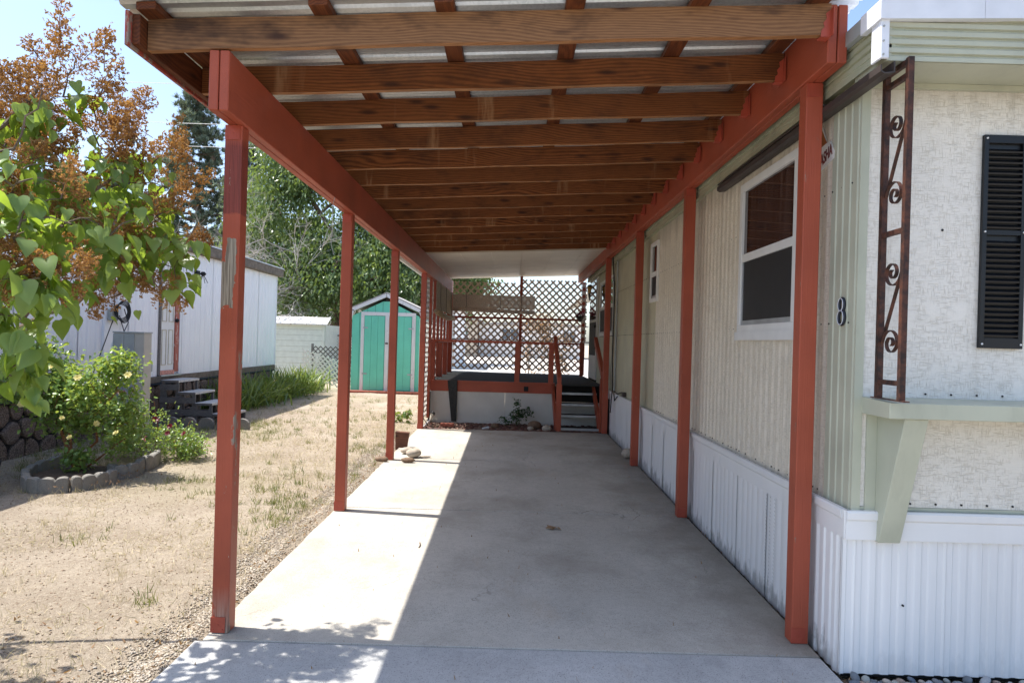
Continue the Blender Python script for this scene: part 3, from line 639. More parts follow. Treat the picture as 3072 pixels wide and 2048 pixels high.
# textured side panels, each about 1.2 m
ys = [3.62, 4.02, 5.06, 6.25, 7.15, 8.03]
for a, c in zip(ys[:-1], ys[1:]):
    if a < 4.5 and c > 4.5:
        wall_strip('siding_panel', 'y', a+.002, c-.002, .805, 1.69, XS, soft, M['siding_side'], mh); wall_strip('siding_panel', 'y', a+.002, c-.002, 2.78, 2.96, XS, soft, M['siding_side'], mh)
    elif a == 7.15:
        wall_strip('siding_panel', 'y', a+.002, 7.93, .805, 2.96, XS, soft, M['siding_side'], mh)
        wall_strip('siding_panel', 'y', 7.932, c-.002, .805, 2.96, XS, soft, M['siding_side'], mh)
    else: wall_strip('siding_panel', 'y', a+.002, c-.002, .805, 2.96, XS, soft, M['siding_side'], mh)
vg = dict(st=.01, f=lambda t: (-.003 if (t % .2) < .012 else 0))
for a, c in ((8.03, 9.2), (9.2, 10.4), (10.4, 11.35), (13.13, 13.5), (14.78, 14.96)): wall_strip('siding_panel', 'y', a+.002, c-.002, .79, 3.0, XS+.004, vg, M['yellow_siding'], mh)
wall_strip('siding_panel', 'y', 11.352, 13.128, .79, 1.72, XS+.004, vg, M['yellow_siding'], mh); wall_strip('siding_panel', 'y', 11.352, 13.128, 2.76, 3.0, XS+.004, vg, M['yellow_siding'], mh)
MB().box(XS+.013, 6.5, YF+.013, 14.95, .4, 3.0).build('core', M['dark'], mh)
# corner trim (vertical ribs) on both faces
ctf = dict(st=.006, f=lambda t: +.005 if ((t-3.34) % .072) < .022 else (.0025 if ((t-3.34) % .072) < .03 else .0))
wall_strip('corner_trim', 'y', 3.322, 3.62, .79, 2.96, XS-.008, ctf, M['sage'], mh)
MB().box(XS-.012, XS+.03, 3.318, 3.329, .79, 2.87).build('corner_trim', M['sage'], mh)
# front wall siding
for a, c in ((XS+.031, 2.92), (2.92, 4.2), (4.2, 5.4)):
    MB().box(a+.001, c-.001, YF, YF+.012, .832, 2.90).build('siding_panel', M['siding_front'], mh)
MB().box(XS, 5.4, YF-.006, YF+.01, .815, .831).build('drip_strip', M['sage'], mh)
# skirting
MB().box(1.632, 1.66, YF-.02, 1.0*YF+.001, .68, .815).build('corner_cap', M['vinyl'], mh)
def bandprof(x0, x1, front):
    P = [(0, .675), (.018, .675), (.020, .765), (.028, .775), (.030, .806), (.024, .815), (0, .815)]
    b = MB()
    if front: b.prism([(x0, YF-.012-p, z) for p, z in P], (x1-x0, 0, 0))
    else: b.prism([(1.655-p, x0, z) for p, z in P], (0, x1-x0, 0))
    return b
bandprof(1.638, 1.80, True).build('skirting_band', M['vinyl'], mh); bandprof(1.895, 5.4, True).build('skirting_band', M['vinyl'], mh)
for a, c in ((3.335, 5.3), (5.302, 8.02), (8.022, 11.0), (11.0, 14.9)): bandprof(a, c, False).build('skirting_band', M['vinyl'], mh)
fp = dict(st=.0085, f=trap(.0735, .034, .006, .007)); a = 1.634
for c in (1.70, 2.14, 2.58, 3.02, 3.9, 4.8):
    wall_strip('skirting_panel', 'x', a, c-.001, .02, .676, YF-.006, fp, M['vinyl'], mh); a = c
sp_ = dict(st=.0125, f=lambda t: .004*abs(math.sin(t*math.pi/.1)))
ye = [3.34, 3.40, 3.63, 3.998, 4.319, 4.6, 4.897, 5.202, 5.481, 5.766, 6.059, 6.35, 6.64, 6.932, 7.252, 7.542, 7.845, 8.13]
while ye[-1] < 11.2: ye.append(ye[-1]+.29)
for i, (a, c) in enumerate(zip(ye[:-1], ye[1:])):
    p_ = dict(st=.0085, f=trap(.0735, .034, .006, .008)) if c < 3.9 else sp_
    wall_strip('skirting_panel', 'y', a+.003, c-.003, gz(a)-.03, .676, 1.642+.004*(i % 2), p_, M['vinyl'], mh)
MB().box(1.652, 1.66, 3.34, 14.9, .0, .7).build('skirting_backing', M['black2'], mh); MB().box(1.66, 5.4, 3.338, 3.345, .0, .7).build('skirting_backing', M['black2'], mh)
for i, y in enumerate((4.312, 4.245, 4.175)):   # the three twisted perforated strips
    b = MB()
    for k in range(26):
        z = .07+k*.0235
        b.add([(1.6335, y-.007, z), (1.6335, y+.007, z+.006), (1.632, y+.007, z+.012), (1.632, y-.007, z+.007)], [(0, 3, 2, 1)])
    tag(b.build('twisted_strip', M['grey_metal'], mh), kind='stuff')
# screws
b = MB()
for z in (1.725, 2.42):
    y = 3.40
    while y < 11.2:
        if not (4.0 < y < 5.07 and z > 1.69): b.cyl((XS-.012 if y < 3.62 else XS-.004, y, z), (XS+.002, y, z), .0045, 6)
        y += .105
y = 3.70
while y < 8: b.cyl((XS-.007, y, .835+rnd.uniform(-.003, .003)), (XS, y, .835), .005, 6); y += rnd.choice((.06, .1, .14))
x = 1.96
while x < 5.2: b.cyl((x, YF-.004, .85), (x, YF, .85), .0055, 6); b.cyl((x+.06, YF-.004, 1.385), (x+.06, YF, 1.385), .005, 6); x += .125
b.cyl((2.08, YF-.004, 2.185), (2.08, YF, 2.185), .006, 6); b.cyl((1.93, YF-.022, .36), (1.93, YF-.01, .36), .005, 8)
tag(b.build('screws', M['black2'], mh), kind='stuff')
# side window
def window(y0, y1, z0, z1, zm, fr=.055, x=XS, deep=.03, low='screen'):
    w_ = MB(); w_.box(x-.022, x+.01, y0, y1, z0-.0, z0+fr); w_.box(x-.022, x+.01, y0, y1, z1-fr, z1); w_.box(x-.022, x+.01, y0, y0+fr, z0+fr, z1-fr); w_.box(x-.022, x+.01, y1-fr, y1, z0+fr, z1-fr)
    o = w_.build('window', M['white'], mh, bevel=.003)
    MB().box(x-.016, x+.008, y0+fr, y1-fr, zm-.028, zm+.028).build('meeting_rail', M['white'], o, bevel=.002)
    MB().box(x-.002, x+.004, y0+fr, y1-fr, zm+.028, z1-fr).build('pane', M['pane'], o)
    if low:
        f = MB(); a, c, d, e = y0+fr+.001, y1-fr-.001, z0+fr+.001, zm-.029; f.box(x-.012, x-.004, a, a+.022, d, e); f.box(x-.012, x-.004, c-.022, c, d, e); f.box(x-.012, x-.004, a+.022, c-.022, d, d+.03); f.build('screen_frame', M['aluminium'], o)
        MB().box(x-.006, x-.004, a+.022, c-.022, d+.03, e).build('insect_screen', M['screen'], o)
    return o
window(4.03, 5.055, 1.695, 2.78, 2.235); window(7.90, 8.31, 2.10, 2.81, 2.43, fr=.045, x=XS-.004)
window(11.36, 13.12, 1.73, 2.75, 2.24, fr=.05)
MB().box(XS-.03, XS-.022, 4.0, 5.08, 1.64, 1.70).build('window_apron', M['white'], mh)
# eave: ribbed fascia, soffit, white cap
def eave_side():
    P = []; z = 2.905
    while z < 3.07: P += [(1.622, z), (1.622, z+.022), (1.633, z+.030), (1.633, z+.036)]; z += .040
    P.append((1.622, 3.072)); n = len(P); b = MB()
    for y in (3.055, 15.0): b.v += [(x, y, z) for x, z in P]
    b.f += [(i, i+1, n+i+1, n+i) for i in range(n-1)]; b.m += [0]*(n-1); b.box(1.64, 1.72, 3.06, 15.0, 2.92, 3.072)
    return b
eave_side().build('eave_fascia', M['sage_dirty'], mh)
def zr(x): return 3.058+.030*(x-1.62)-.0*(x-1.62)**2
b = MB(); z = 2.885; rows = []
while z < 3.14: rows += [(3.052, z), (3.052, z+.020), (3.064, z+.028), (3.064, z+.034)]; z += .038
P = [r for r in rows]; n = len(P); NX = 8
for i in range(NX+1):
    x = 1.635+(5.4-1.635)*i/NX; b.v += [(x, y, min(z, zr(x)+.02)) for y, z in P]
b.f += [(i*n+j, (i+1)*n+j, (i+1)*n+j+1, i*n+j+1) for i in range(NX) for j in range(n-1)]; b.m += [0]*(NX*(n-1))
b.build('hood_fascia', M['sage'], mh)
MB().box(1.66, 5.4, 3.07, 3.33, 2.888, 2.90).build('hood_soffit', M['sage'], mh); MB().box(1.64, 5.4, 3.305, 3.329, 2.862, 2.887).build('soffit_trim', M['sage'], mh)
MB().box(1.635, 1.66, 3.056, 3.33, 2.888, 3.06).build('hood_end', M['sage'], mh)
MB().hexa([(1.634, 3.066, 2.886), (5.4, 3.066, 2.886), (5.4, 3.2, 2.886), (1.634, 3.2, 2.886), (1.634, 3.066, 3.06), (5.4, 3.066, 3.17), (5.4, 3.2, 3.17), (1.634, 3.2, 3.06)]).build('hood_backing', M['sage'], mh)
b = MB(); b.box(1.600, 1.640, 3.036, 3.050, 2.888, 3.072); b.box(1.600, 1.614, 3.05, 3.12, 2.888, 3.072); b.build('corner_cap', M['white_metal'], mh, bevel=.004)
b = MB()
for z in (2.905, 2.965, 3.03): b.cyl((1.612, 3.032, z), (1.612, 3.037, z), .005, 6)
b.build('rivets', M['grey_metal'], mh)
# roof edge (white metal), side and front
for a, c in ((1.6185, 2.05), (2.052, 2.62), (2.622, 3.5), (3.502, 5.4)):
    MB().hexa([(a, 3.022, zr(a)), (c, 3.022, zr(c)), (c, 3.06, zr(c)), (a, 3.06, zr(a)), (a, 3.022, zr(a)+.085), (c, 3.022, zr(c)+.085), (c, 3.06, zr(c)+.085), (a, 3.06, zr(a)+.085)]).build('roof_edge', M['white_metal'], mh)
MB().box(1.590, 1.618, 3.0205, 3.20, 3.058, 3.145).build('roof_edge', M['white_metal'], mh); MB().box(1.590, 1.618, 3.20, 15.0, 3.068, 3.138).build('roof_edge', M['grey_metal'], mh)
MB().hexa([(1.60, 3.04, 3.12), (5.4, 3.04, 3.24), (5.4, 15, 3.24), (1.60, 15, 3.12), (1.60, 3.04, 3.14), (5.4, 3.04, 3.26), (5.4, 15, 3.26), (1.60, 15, 3.14)]).build('roof', M['white_metal'], mh)
MB().box(1.625, 1.68, 3.056, 15, 2.93, 2.96).build('side_soffit', M['sage_dirty'], mh)
# brown gutter under the eave
P = [(1.675, 2.862), (1.675, 2.812), (1.628, 2.806), (1.610, 2.816), (1.610, 2.846), (1.614, 2.846), (1.615, 2.820), (1.630, 2.811), (1.669, 2.817), (1.669, 2.862)]
b = MB(); b.prism([(x-.01, 3.03, z+.012) for x, z in P], (0, 2.42, 0)); b.build('gutter', M['brown_metal'], mh)
MB().box(1.60, 1.672, 3.6, 5.44, 2.868, 2.878).build('gutter_rail', M['brown_metal'], mh)
# front shelf with bracket
o = MB().hexa([(1.705, 3.07, 1.285), (5.4, 3.07, 1.285), (5.4, 3.328, 1.285), (1.705, 3.328, 1.285), (1.705, 3.07, 1.357), (5.4, 3.07, 1.357), (5.4, 3.328, 1.366), (1.705, 3.328, 1.366)]).build('shelf', M['sage'], mh, bevel=.003)
for x in (1.785, 3.6): MB().prism([(x, 3.085, 1.284), (x, 3.325, 1.284), (x, 3.325, .668), (x, 3.284, .668)], (.108, 0, 0)).build('shelf_bracket', M['sage'], mh, bevel=.003)
MB().box(1.735, 1.784, 3.318, 3.329, .79, 1.284).build('bracket_flange', M['sage'], mh)
# wrought-iron column
iron = MB().box(1.7085, 1.7325, 2.965, 3.245, 1.367, 1.372).build('iron_column', M['iron'], mh)
MB().box(1.708, 1.733, 3.185, 3.213, 1.372, 2.888).build('upright', M['iron'], iron); MB().box(1.708, 1.733, 3.0, 3.026, 1.372, 2.885).build('upright', M['iron'], iron)
for z in (1.435, 2.115, 2.80, 2.86): MB().box(1.710, 1.731, 3.0265, 3.1845, z, z+.022).build('crossbar', M['iron'], iron)
def scroll(zt, zb_):
    yc = 3.105; pts = []
    def spiral(zc, s, up):
        r0, r1 = .070, .012; out = []
        for k in range(34):
            t = k/33; a = t*3.4*math.pi; r = r0+(r1-r0)*t**.8
            out.append((yc+s*r*1.05*math.cos(a)*1.0, zc+s*r*math.sin(a)*1.0))
        return out
    a = spiral(zt, -1, 1); c = spiral(zb_, 1, -1)
    a = [(p[0], p[1]) for p in a][::-1]
    path = a+c
    b = MB(); n = len(path)
    for i in range(n-1):
        (y0, z0), (y1, z1) = path[i], path[i+1]; d = Vector((0, y1-y0, z1-z0))
        if d.length < 1e-5: continue
        nn = Vector((0, -d.z, d.y)).normalized()*.0022
        p, q = Vector((1.7125, y0, z0)), Vector((1.7125, y1, z1)); wv_ = Vector((.016, 0, 0))
        b.hexa([p-nn, p+nn, q+nn, q-nn, p-nn+wv_, p+nn+wv_, q+nn+wv_, q-nn+wv_])
    b.build('scroll', M['iron'], iron)
scroll(2.615, 2.30); scroll(1.945, 1.625)
# shutter
st = MB(); x0, x1, z0, z1 = 2.262, 2.472, 1.617, 2.65
st.box(x0, x1, YF-.004, YF-.001, z0, z1); st.box(x0, x0+.022, YF-.022, YF-.004, z0, z1); st.box(x1-.022, x1, YF-.022, YF-.004, z0, z1); st.box(x0+.022, x1-.022, YF-.022, YF-.004, z0, z0+.05); st.box(x0+.022, x1-.022, YF-.022, YF-.004, z1-.04, z1); st.box(x0+.022, x1-.022, YF-.02, YF-.004, 2.165, 2.19)
sto = st.build('shutter', M['black'], mh, bevel=.003)
lm = MB().hexa([(0, -.0, 0), (.166, -.0, 0), (.166, .014, .004), (0, .014, .004), (0, -.002, .008), (.166, -.002, .008), (.166, .014, .022), (0, .014, .022)]).mesh('louver', [M['black']])
z = z0+.056
wl = worldloc(mh)
while z < z1-.06:
    if not 2.14 < z < 2.19: inst('louver', lm, sto, (x0+.022-wl.x, YF-.019-wl.y, z-wl.z))
    z += .0262
b = MB()
for x in (x0+.011, x1-.011):
    for z in (z0+.02, 2.18, z1-.018): b.cyl((x, YF-.027, z), (x, YF-.022, z), .0045, 8)
b.build('rivets', M['white'], sto)
# house number and maker's plate
def text_obj(name, body, size, mat, parent, M4, depth=.003, font_sp=1, bold=0):
    cu = bpy.data.curves.new(name, 'FONT'); cu.body = body; cu.size = size; cu.extrude = depth; cu.offset = bold; cu.space_character = font_sp; cu.align_x = 'CENTER'; cu.align_y = 'CENTER'
    t = bpy.data.objects.new('tmp', cu); C.objects.link(t); bpy.context.view_layer.update()
    me = bpy.data.meshes.new_from_object(t); bpy.data.objects.remove(t); me.transform(M4); me.materials.clear(); me.materials.append(mat)
    off = worldloc(parent); me.transform(Matrix.Translation(-off)); o = bpy.data.objects.new(name, me); C.objects.link(o); o.parent = parent; return o
def face_mx(x, y, z, slant=0, sx=1):   # text facing -X, reading from far (left) to near (right)
    A = Matrix(((0, 0, -1, x), (-sx, 0, 0, y), (slant, 1, 0, z), (0, 0, 0, 1))); return A
def ring8(r0, w, x):
    b = MB()
    for cz, rz, ry in ((1.817, .032, .026), (1.752, .036, .031)):
        pts = [(x, 3.45+ry*math.cos(a), cz+rz*math.sin(a)) for a in np.linspace(0, 2*math.pi, 25)]; b.tube(pts, w, 6, cap=False)
    return b
ring8(.03, .0075, 1.66).build('house_number', plain('navy_number', (.012, .015, .026), .4), mh, smooth=True)
ring8(.03, .0018, 1.6512).build('number_highlight', M['white_metal'], mh, smooth=True)
pl = MB().prism([(1.671, 3.83, 2.555), (1.671, 3.605, 2.600), (1.671, 3.60, 2.636), (1.671, 3.66, 2.705), (1.671, 3.70, 2.70), (1.671, 3.75, 2.805), (1.671, 3.84, 2.69)][::-1], (.006, 0, 0)).build('maker_plate', M['white'], mh)
MB().prism([(1.669, 3.83, 2.685), (1.669, 3.69, 2.704), (1.669, 3.75, 2.785)][::-1], (.001, 0, 0)).build('plate_triangle', plain('rust_orange', (.33, .10, .02), .4), pl)
text_obj('plate_lettering', 'SKASHA', .088, plain('dark_red_lettering', (.16, .03, .03), .5), pl, face_mx(1.6695, 3.725, 2.625, .18, .62), .001, 1, .0015)
# porch-side door, lantern, conduit and cables
d = MB().box(1.66, 1.70, 13.52, 14.76, .87, 2.98).build('door', M['white'], mh)
MB().box(1.650, 1.659, 13.62, 14.66, 2.08, 2.86).build('pane', M['pane'], d); MB().box(1.650, 1.659, 13.62, 14.66, 1.35, 2.02).build('pane', M['screen'], d); MB().box(1.62, 1.658, 13.56, 13.6, 1.90, 1.96).build('handle', M['black2'], d)
ln_ = MB().cyl((1.68, 13.75, 2.62), (1.55, 13.75, 2.60), .012, 8).build('wall_lantern', M['brown_metal'], mh)
MB().lathe([(.01, 2.75), (.02, 2.77), (.05, 2.735), (.055, 2.725), (.012, 2.76)], (1.53, 13.75, 0), 8).build('lantern_cap', M['brown_metal'], ln_)
MB().lathe([(.028, 2.60), (.05, 2.725), (.048, 2.727)], (1.53, 13.75, 0), 8).build('lantern_glass', M['amber'], ln_); MB().lathe([(.01, 2.44), (.014, 2.5), (.03, 2.59), (.02, 2.60)], (1.53, 13.75, 0), 8).build('lantern_tail', M['brown_metal'], ln_)
MB().cyl((1.655, 10.9, .75), (1.655, 10.9, 2.93), .016, 8).build('conduit', M['grey_metal'], mh)
MB().tube([(1.60, 11.1, 3.05), (1.63, 11.0, 2.4), (1.62, 11.0, 1.3), (1.61, 10.8, .93), (1.58, 10.7, .72), (1.6, 10.9, .5)], .009, 6).build('cable', M['black2'], mh)
MB().tube([(1.66, 10.2, .87), (1.61, 10.3, .84), (1.60, 10.6, .86), (1.62, 10.7, .78), (1.60, 10.5, .72), (1.62, 10.35, .8)], .008, 6).build('cable', M['black2'], mh)
MB().box(1.63, 1.675, 9.9, 10.02, .83, .89).build('outlet_box', M['brown_metal'], mh)

# ================================================================== NEIGHBOUR'S HOME
XN = -5.85
nh = empty('neighbour_mobile_home', (XN-2, 10, 0), 'white ribbed mobile home with stone skirting beyond the dry yard', 'mobile home')
rp = dict(st=.02, f=None)
def nribs(t):
    u = t % .2; return .010 if u < .05 else (.004 if .1 < u < .13 else 0)
def npanel(y0, y1, z0, z1):
    b = MB(); pts = list(np.arange(y0, y1, .025))+[y1]; n = len(pts)
    vs = [(XN+nribs(t), t, z) for z in (z0, z1) for t in pts]; b.add(vs, [(i, i+1, n+i+1, n+i) for i in range(n-1)]); b.box(XN-.02, XN-.004, y0, y1, z0, z1); return b
bot = lambda y: .828+.0045*(y-9)
for a, c in ((2.0, 3.2), (3.2, 4.4), (4.4, 5.6), (5.6, 6.8), (6.8, 8.0), (8.0, 9.2), (9.2, 10.4), (10.4, 11.29), (12.10, 13.3), (13.3, 14.5), (14.5, 15.7), (15.7, 16.85)):
    npanel(a+.002, c-.002, bot(a), 3.04).build('siding_panel', M['nwall'], nh)
npanel(11.29, 12.1, 2.93, 3.04).build('siding_panel', M['nwall'], nh)
MB().box(XN-4, XN-.021, 1.9, 16.85, .5, 3.1).build('core', M['nwall'], nh)
MB().box(XN-.02, XN+.022, 16.83, 16.87, .84, 3.04).build('corner_trim', M['nwall'], nh)
MB().box(XN-.02, XN+.035, 9.74, 10.04, .84, 2.6).build('cable_cover', M['nwall'], nh)
for a, c in ((1.8, 6.9), (6.9, 12.0), (12.0, 17.0)): MB().box(XN-.02, XN+.13, a, c-.003, 3.02, 3.20).build('eave_fascia', M['brown_trim'], nh, bevel=.01)
b = MB()
for i in range(7):
    x0, x1 = XN+.14-i*.66, XN+.14-(i+1)*.66; za = lambda i: 3.205+.36*math.sin(i/7*math.pi)
    b.add([(x0, 1.7, za(i)), (x0, 17.0, za(i)), (x1, 17.0, za(i+1)), (x1, 1.7, za(i+1)), (x0, 1.7, za(i)+.02), (x0, 17.0, za(i)+.02), (x1, 17.0, za(i+1)+.02), (x1, 1.7, za(i+1)+.02)], [(0, 1, 2, 3), (7, 6, 5, 4), (0, 4, 5, 1), (2, 6, 7, 3)])
b.build('roof', M['white_metal'], nh)
nd = MB().box(XN-.03, XN-.005, 11.36, 11.84, .93, 2.88).build('door', M['white'], nh)
for a, c in ((11.42, 11.57), (11.64, 11.79)):
    for z0, z1 in ((1.02, 1.62), (1.75, 2.35), (2.45, 2.75)):
        b = MB(); b.box(XN-.005, XN+.004, a, c, z0, z0+.015); b.box(XN-.005, XN+.004, a, c, z1-.015, z1); b.box(XN-.005, XN+.004, a, a+.012, z0+.015, z1-.015); b.box(XN-.005, XN+.004, c-.012, c, z0+.015, z1-.015); b.build('door_moulding', M['cream2'], nd)
MB().ball((XN+.03, 11.86, 1.78), .035, 10, 6).build('handle', M['black2'], nd)
MB().box(XN-.02, XN+.02, 11.29, 11.355, .85, 2.95).build('door_jamb', M['grey_wood'], nh); MB().box(XN-.02, XN+.012, 11.845, 11.98, .90, 2.95).build('door_jamb', M['door_red'], nh); MB().box(XN-.02, XN+.02, 11.985, 12.05, .86, 2.95).build('door_jamb', M['nwall'], nh)
MB().box(XN-.02, XN+.014, 11.36, 11.84, .86, .93).build('door_sill', plain('peeling_pink_sill', (.62, .27, .2), .6, var=.4, nsc=30), nh); MB().box(XN-.02, XN+.05, 11.34, 12.03, .835, .858).build('threshold', M['aluminium'], nh)
MB().box(XN+.01, XN+.045, 11.0, 11.07, .93, 1.1).build('switch_box', M['grey_metal'], nh, bevel=.008)
MB().box(XN+.036, XN+.10, 9.80, 9.98, 1.72, 1.88).build('meter_panel', M['grey_metal'], nh, bevel=.01)
b = MB()
for k in range(5):
    b.tube([(XN+.12, 10.0+.17*math.cos(a)+k*.02, 1.86+.15*math.sin(a)*(.7+.1*k)) for a in np.linspace(0, 6.28, 18)], .007, 5, cap=False)
b.build('cable_coil', M['black2'], nh)
for pts in ([(XN+.1, 9.85, 1.75), (XN+.06, 9.6, 1.2), (XN+.05, 9.35, .75), (XN+.05, 9.3, .5)], [(-5.44, 9.35, 1.18), (-5.55, 9.3, 1.02), (XN+.12, 9.42, .86), (XN+.05, 9.32, .6)], [(XN+.08, 10.03, 1.8), (-5.6, 9.9, 1.5), (-5.42, 9.4, 1.5)], [(XN+.08, 10.15, 1.9), (-5.62, 10.0, 1.7), (-5.38, 9.42, 1.5)], [(XN+.05, 9.95, 1.9), (XN+.05, 9.95, 3.0)]):
    MB().tube(pts, .007, 5).build('cable', M['black2'], nh)
lp = MB().box(XN, XN+.06, 12.50, 12.62, 2.6, 2.72).build('wall_lamp', M['black2'], nh)
b = MB(); b.lathe([(.03, 2.70), (.06, 2.66), (.02, 2.62)], (XN+.14, 12.56, 0), 8)
for a in (0, 1.6, 3.1, 4.7): b.bar((XN+.14, 12.56, 2.66), (XN+.14+.09*math.cos(a), 12.56+.09*math.sin(a), 2.50), .008, .008)
b.build('lamp_cage', M['black2'], lp)
# stone skirting: irregular stones from relaxed cells, black joints
MB().box(XN-.06, XN-.015, 2.0, 16.8, -.05, .74).build('skirt_backing', M['grout'], nh)
MB().box(XN-.05, XN+.03, 2.0, 16.84, .74, .84).build('sill_board', M['brown_trim'], nh)
MB().cyl((XN+.02, 2.0, .70), (XN+.02, 16.8, .72), .022, 8).build('black_pipe', M['grout'], nh)
q = random.Random(3); seeds = []
for i in range(44):
    for j in range(3): seeds.append((4.6+i*.27+q.uniform(-.07, .07)+(.13 if j % 2 else 0), .13+j*.235+q.uniform(-.04, .04)))
def cell(c, others, box):
    poly = [(box[0], box[2]), (box[1], box[2]), (box[1], box[3]), (box[0], box[3])]
    for o_ in others:
        dx, dy = o_[0]-c[0], o_[1]-c[1]; L2 = math.hypot(dx, dy)
        if L2 < 1e-6 or L2 > .8: continue
        nx_, ny_ = dx/L2, dy/L2; lim = L2/2-.016; out = []
        for k in range(len(poly)):
            p, r = poly[k], poly[(k+1) % len(poly)]; dp = (p[0]-c[0])*nx_+(p[1]-c[1])*ny_-lim; dr = (r[0]-c[0])*nx_+(r[1]-c[1])*ny_-lim
            if dp <= 0: out.append(p)
            if dp*dr < 0: t = dp/(dp-dr); out.append((p[0]+(r[0]-p[0])*t, p[1]+(r[1]-p[1])*t))
        poly = out
        if len(poly) < 3: return None
    return poly
for c in seeds:
    poly = cell(c, [s_ for s_ in seeds if s_ != c], (c[0]-.3, c[0]+.3, -.03, .70))
    if not poly or len(poly) < 3: continue
    # round the corners
    P2 = []
    for k in range(len(poly)):
        a, m_, e_ = poly[k-1], poly[k], poly[(k+1) % len(poly)]
        P2 += [(m_[0]*.78+a[0]*.22, m_[1]*.78+a[1]*.22), (m_[0]*.78+e_[0]*.22, m_[1]*.78+e_[1]*.22)]
    cx = sum(p[0] for p in P2)/len(P2); cz = sum(p[1] for p in P2)/len(P2); n = len(P2); dpt = q.uniform(.03, .06); b = MB()
    b.add([(XN-.014, p[0], p[1]) for p in P2]+[(XN-.014+dpt*.75, p[0], p[1]) for p in P2]+[(XN-.014+dpt, cx+(p[0]-cx)*.72, cz+(p[1]-cz)*.72) for p in P2],
          [(i, (i+1) % n, n+(i+1) % n, n+i) for i in range(n)]+[(n+i, n+(i+1) % n, 2*n+(i+1) % n, 2*n+i) for i in range(n)]+[tuple(range(2*n, 3*n))])
    b.build('stone', M['stone'], nh)
# wooden steps at the neighbour's door
ws = empty('wooden_steps', (-5.3, 11.55, .11), 'weathered grey wooden steps with pale treads below the neighbour door', 'steps')
Y0, Y1 = 11.2, 11.93
for i, (x0, x1, z) in enumerate(((-5.73, -5.44, .79), (-5.45, -5.16, .60), (-5.17, -4.88, .43), (-4.90, -4.60, .26))):
    for k in range(2):
        xa = x0+k*.146; MB().box(xa, xa+.142, Y0-.01, Y1+.01, z-.035, z).build('tread', M['pale_wood'], ws)
    MB().box(x0, x1, Y0-.012, Y0+.0, z-.036, z-.001).build('tread_edge', M['grey_wood'], ws)
    for x in (x0+.01, x1-.05):
        for y in (Y0, Y1-.04): MB().box(x, x+.04, y, y+.04, .06, z-.037).build('upright', M['grey_wood'], ws)
for z, x1 in ((.68, -5.43), (.47, -5.16), (.27, -4.87)): MB().box(-5.74, x1, Y0-.022, Y0-.002, z-.05, z+.045).build('side_board', M['grey_wood'], ws)
for x in (-5.62, -5.36, -5.12): MB().box(x-.12, x-.02, Y0+.001, Y0+.02, .08, {-5.62: .72, -5.36: .54, -5.12: .37}[x]).build('side_board', M['grey_wood'], ws)
MB().box(-5.74, -4.62, Y1+.001, Y1+.02, .1, .25).build('side_board', M['grey_wood'], ws)
# meter pedestal
mp = empty('meter_pedestal', (-5.24, 9.4, .06), 'tall grey metal electric meter pedestal standing behind the rose bush', 'meter box')
MB().box(-5.455, -5.032, 9.35, 9.55, .05, 1.55).build('cabinet', M['tan_metal'], mp, bevel=.004)
MB().box(-5.455, -5.305, 9.338, 9.349, .1, 1.54).build('door_panel', M['grey_metal'], mp, bevel=.003); MB().box(-5.30, -5.16, 9.338, 9.349, .1, 1.54).build('door_panel', M['grey_metal'], mp, bevel=.003)
MB().box(-5.46, -5.025, 9.335, 9.56, 1.551, 1.57).build('lid', M['grey_metal'], mp, bevel=.003)
MB().cyl((-5.49, 9.43, 1.36), (-5.456, 9.43, 1.36), .085, 20).build('meter_glass', M['white'], mp, bevel=.01); MB().box(-5.44, -5.40, 9.328, 9.337, 1.15, 1.2).build('latch', M['grey_metal'], mp)

# ================================================================== SHEDS, FENCES, FAR HOUSES
ts = empty('teal_shed', (-3.35, 18.9, .18), 'teal green garden shed with white trimmed double doors', 'shed')
sx0, sx1, sy = -4.20, -2.44, 17.9; gsh = .19
def gable(b, x0, x1, y0, y1, z0, ze, zp, xm): b.prism([(x0, y0, z0), (x1, y0, z0), (x1, y0, ze), (xm, y0, zp), (x0, y0, ze)], (0, y1-y0, 0)); return b
gable(MB(), sx0+.02, sx1-.02, sy+.02, sy+2.4, gsh-.1, 2.12, 2.60, -3.30).build('body', M['dark'], ts)
x = sx0
while x < sx1-.02:   # grooved front boards
    xa, xb = x+.003, min(x+.197, sx1)-.003; zt = lambda u: 2.14+(1-abs(u+3.30)/.9)*.44
    MB().prism([(xa, sy, gsh), (xb, sy, gsh), (xb, sy, min(zt(xb), 2.58)), (xa, sy, min(zt(xa), 2.58))], (0, .02, 0)).build('board', M['teal'], ts); x += .2
MB().box(sx0, sx0+.02, sy+.021, sy+2.4, gsh, 2.13).build('side_wall', M['teal'], ts); MB().box(sx1-.02, sx1, sy+.021, sy+2.4, gsh, 2.13).build('side_wall', M['teal'], ts)
for x0, x1, pn in ((-3.865, -3.335, 'door'), (-3.215, -2.635, 'door')):
    o = None
    for k in range(3):
        a = x0+(x1-x0)*k/3; c = x0+(x1-x0)*(k+1)/3-.004
        if o is None: o = MB().box(a, c, sy-.035, sy-.012, .21, 2.15).build('door', M['teal'], ts)
        else: MB().box(a, c, sy-.035, sy-.012, .21, 2.15).build('board', M['teal'], o)
    hx = x0-.04 if x0 < -3.5 else x1-.08
    for z in (.62, 1.82): MB().box(hx, hx+.13, sy-.042, sy-.036, z, z+.035).build('hinge', M['aluminium'], o)
for x0, x1, z0, z1 in ((-3.96, -3.875, .20, 2.25), (-2.625, -2.53, .20, 2.25), (-3.96, -2.53, 2.16, 2.25)):
    MB().box(x0, x1, sy-.030 if z0 > 1 else sy-.026, sy-.003, z0, z1 if z0 > 1 else 2.158).build('door_trim', M['chippy_white'], ts)
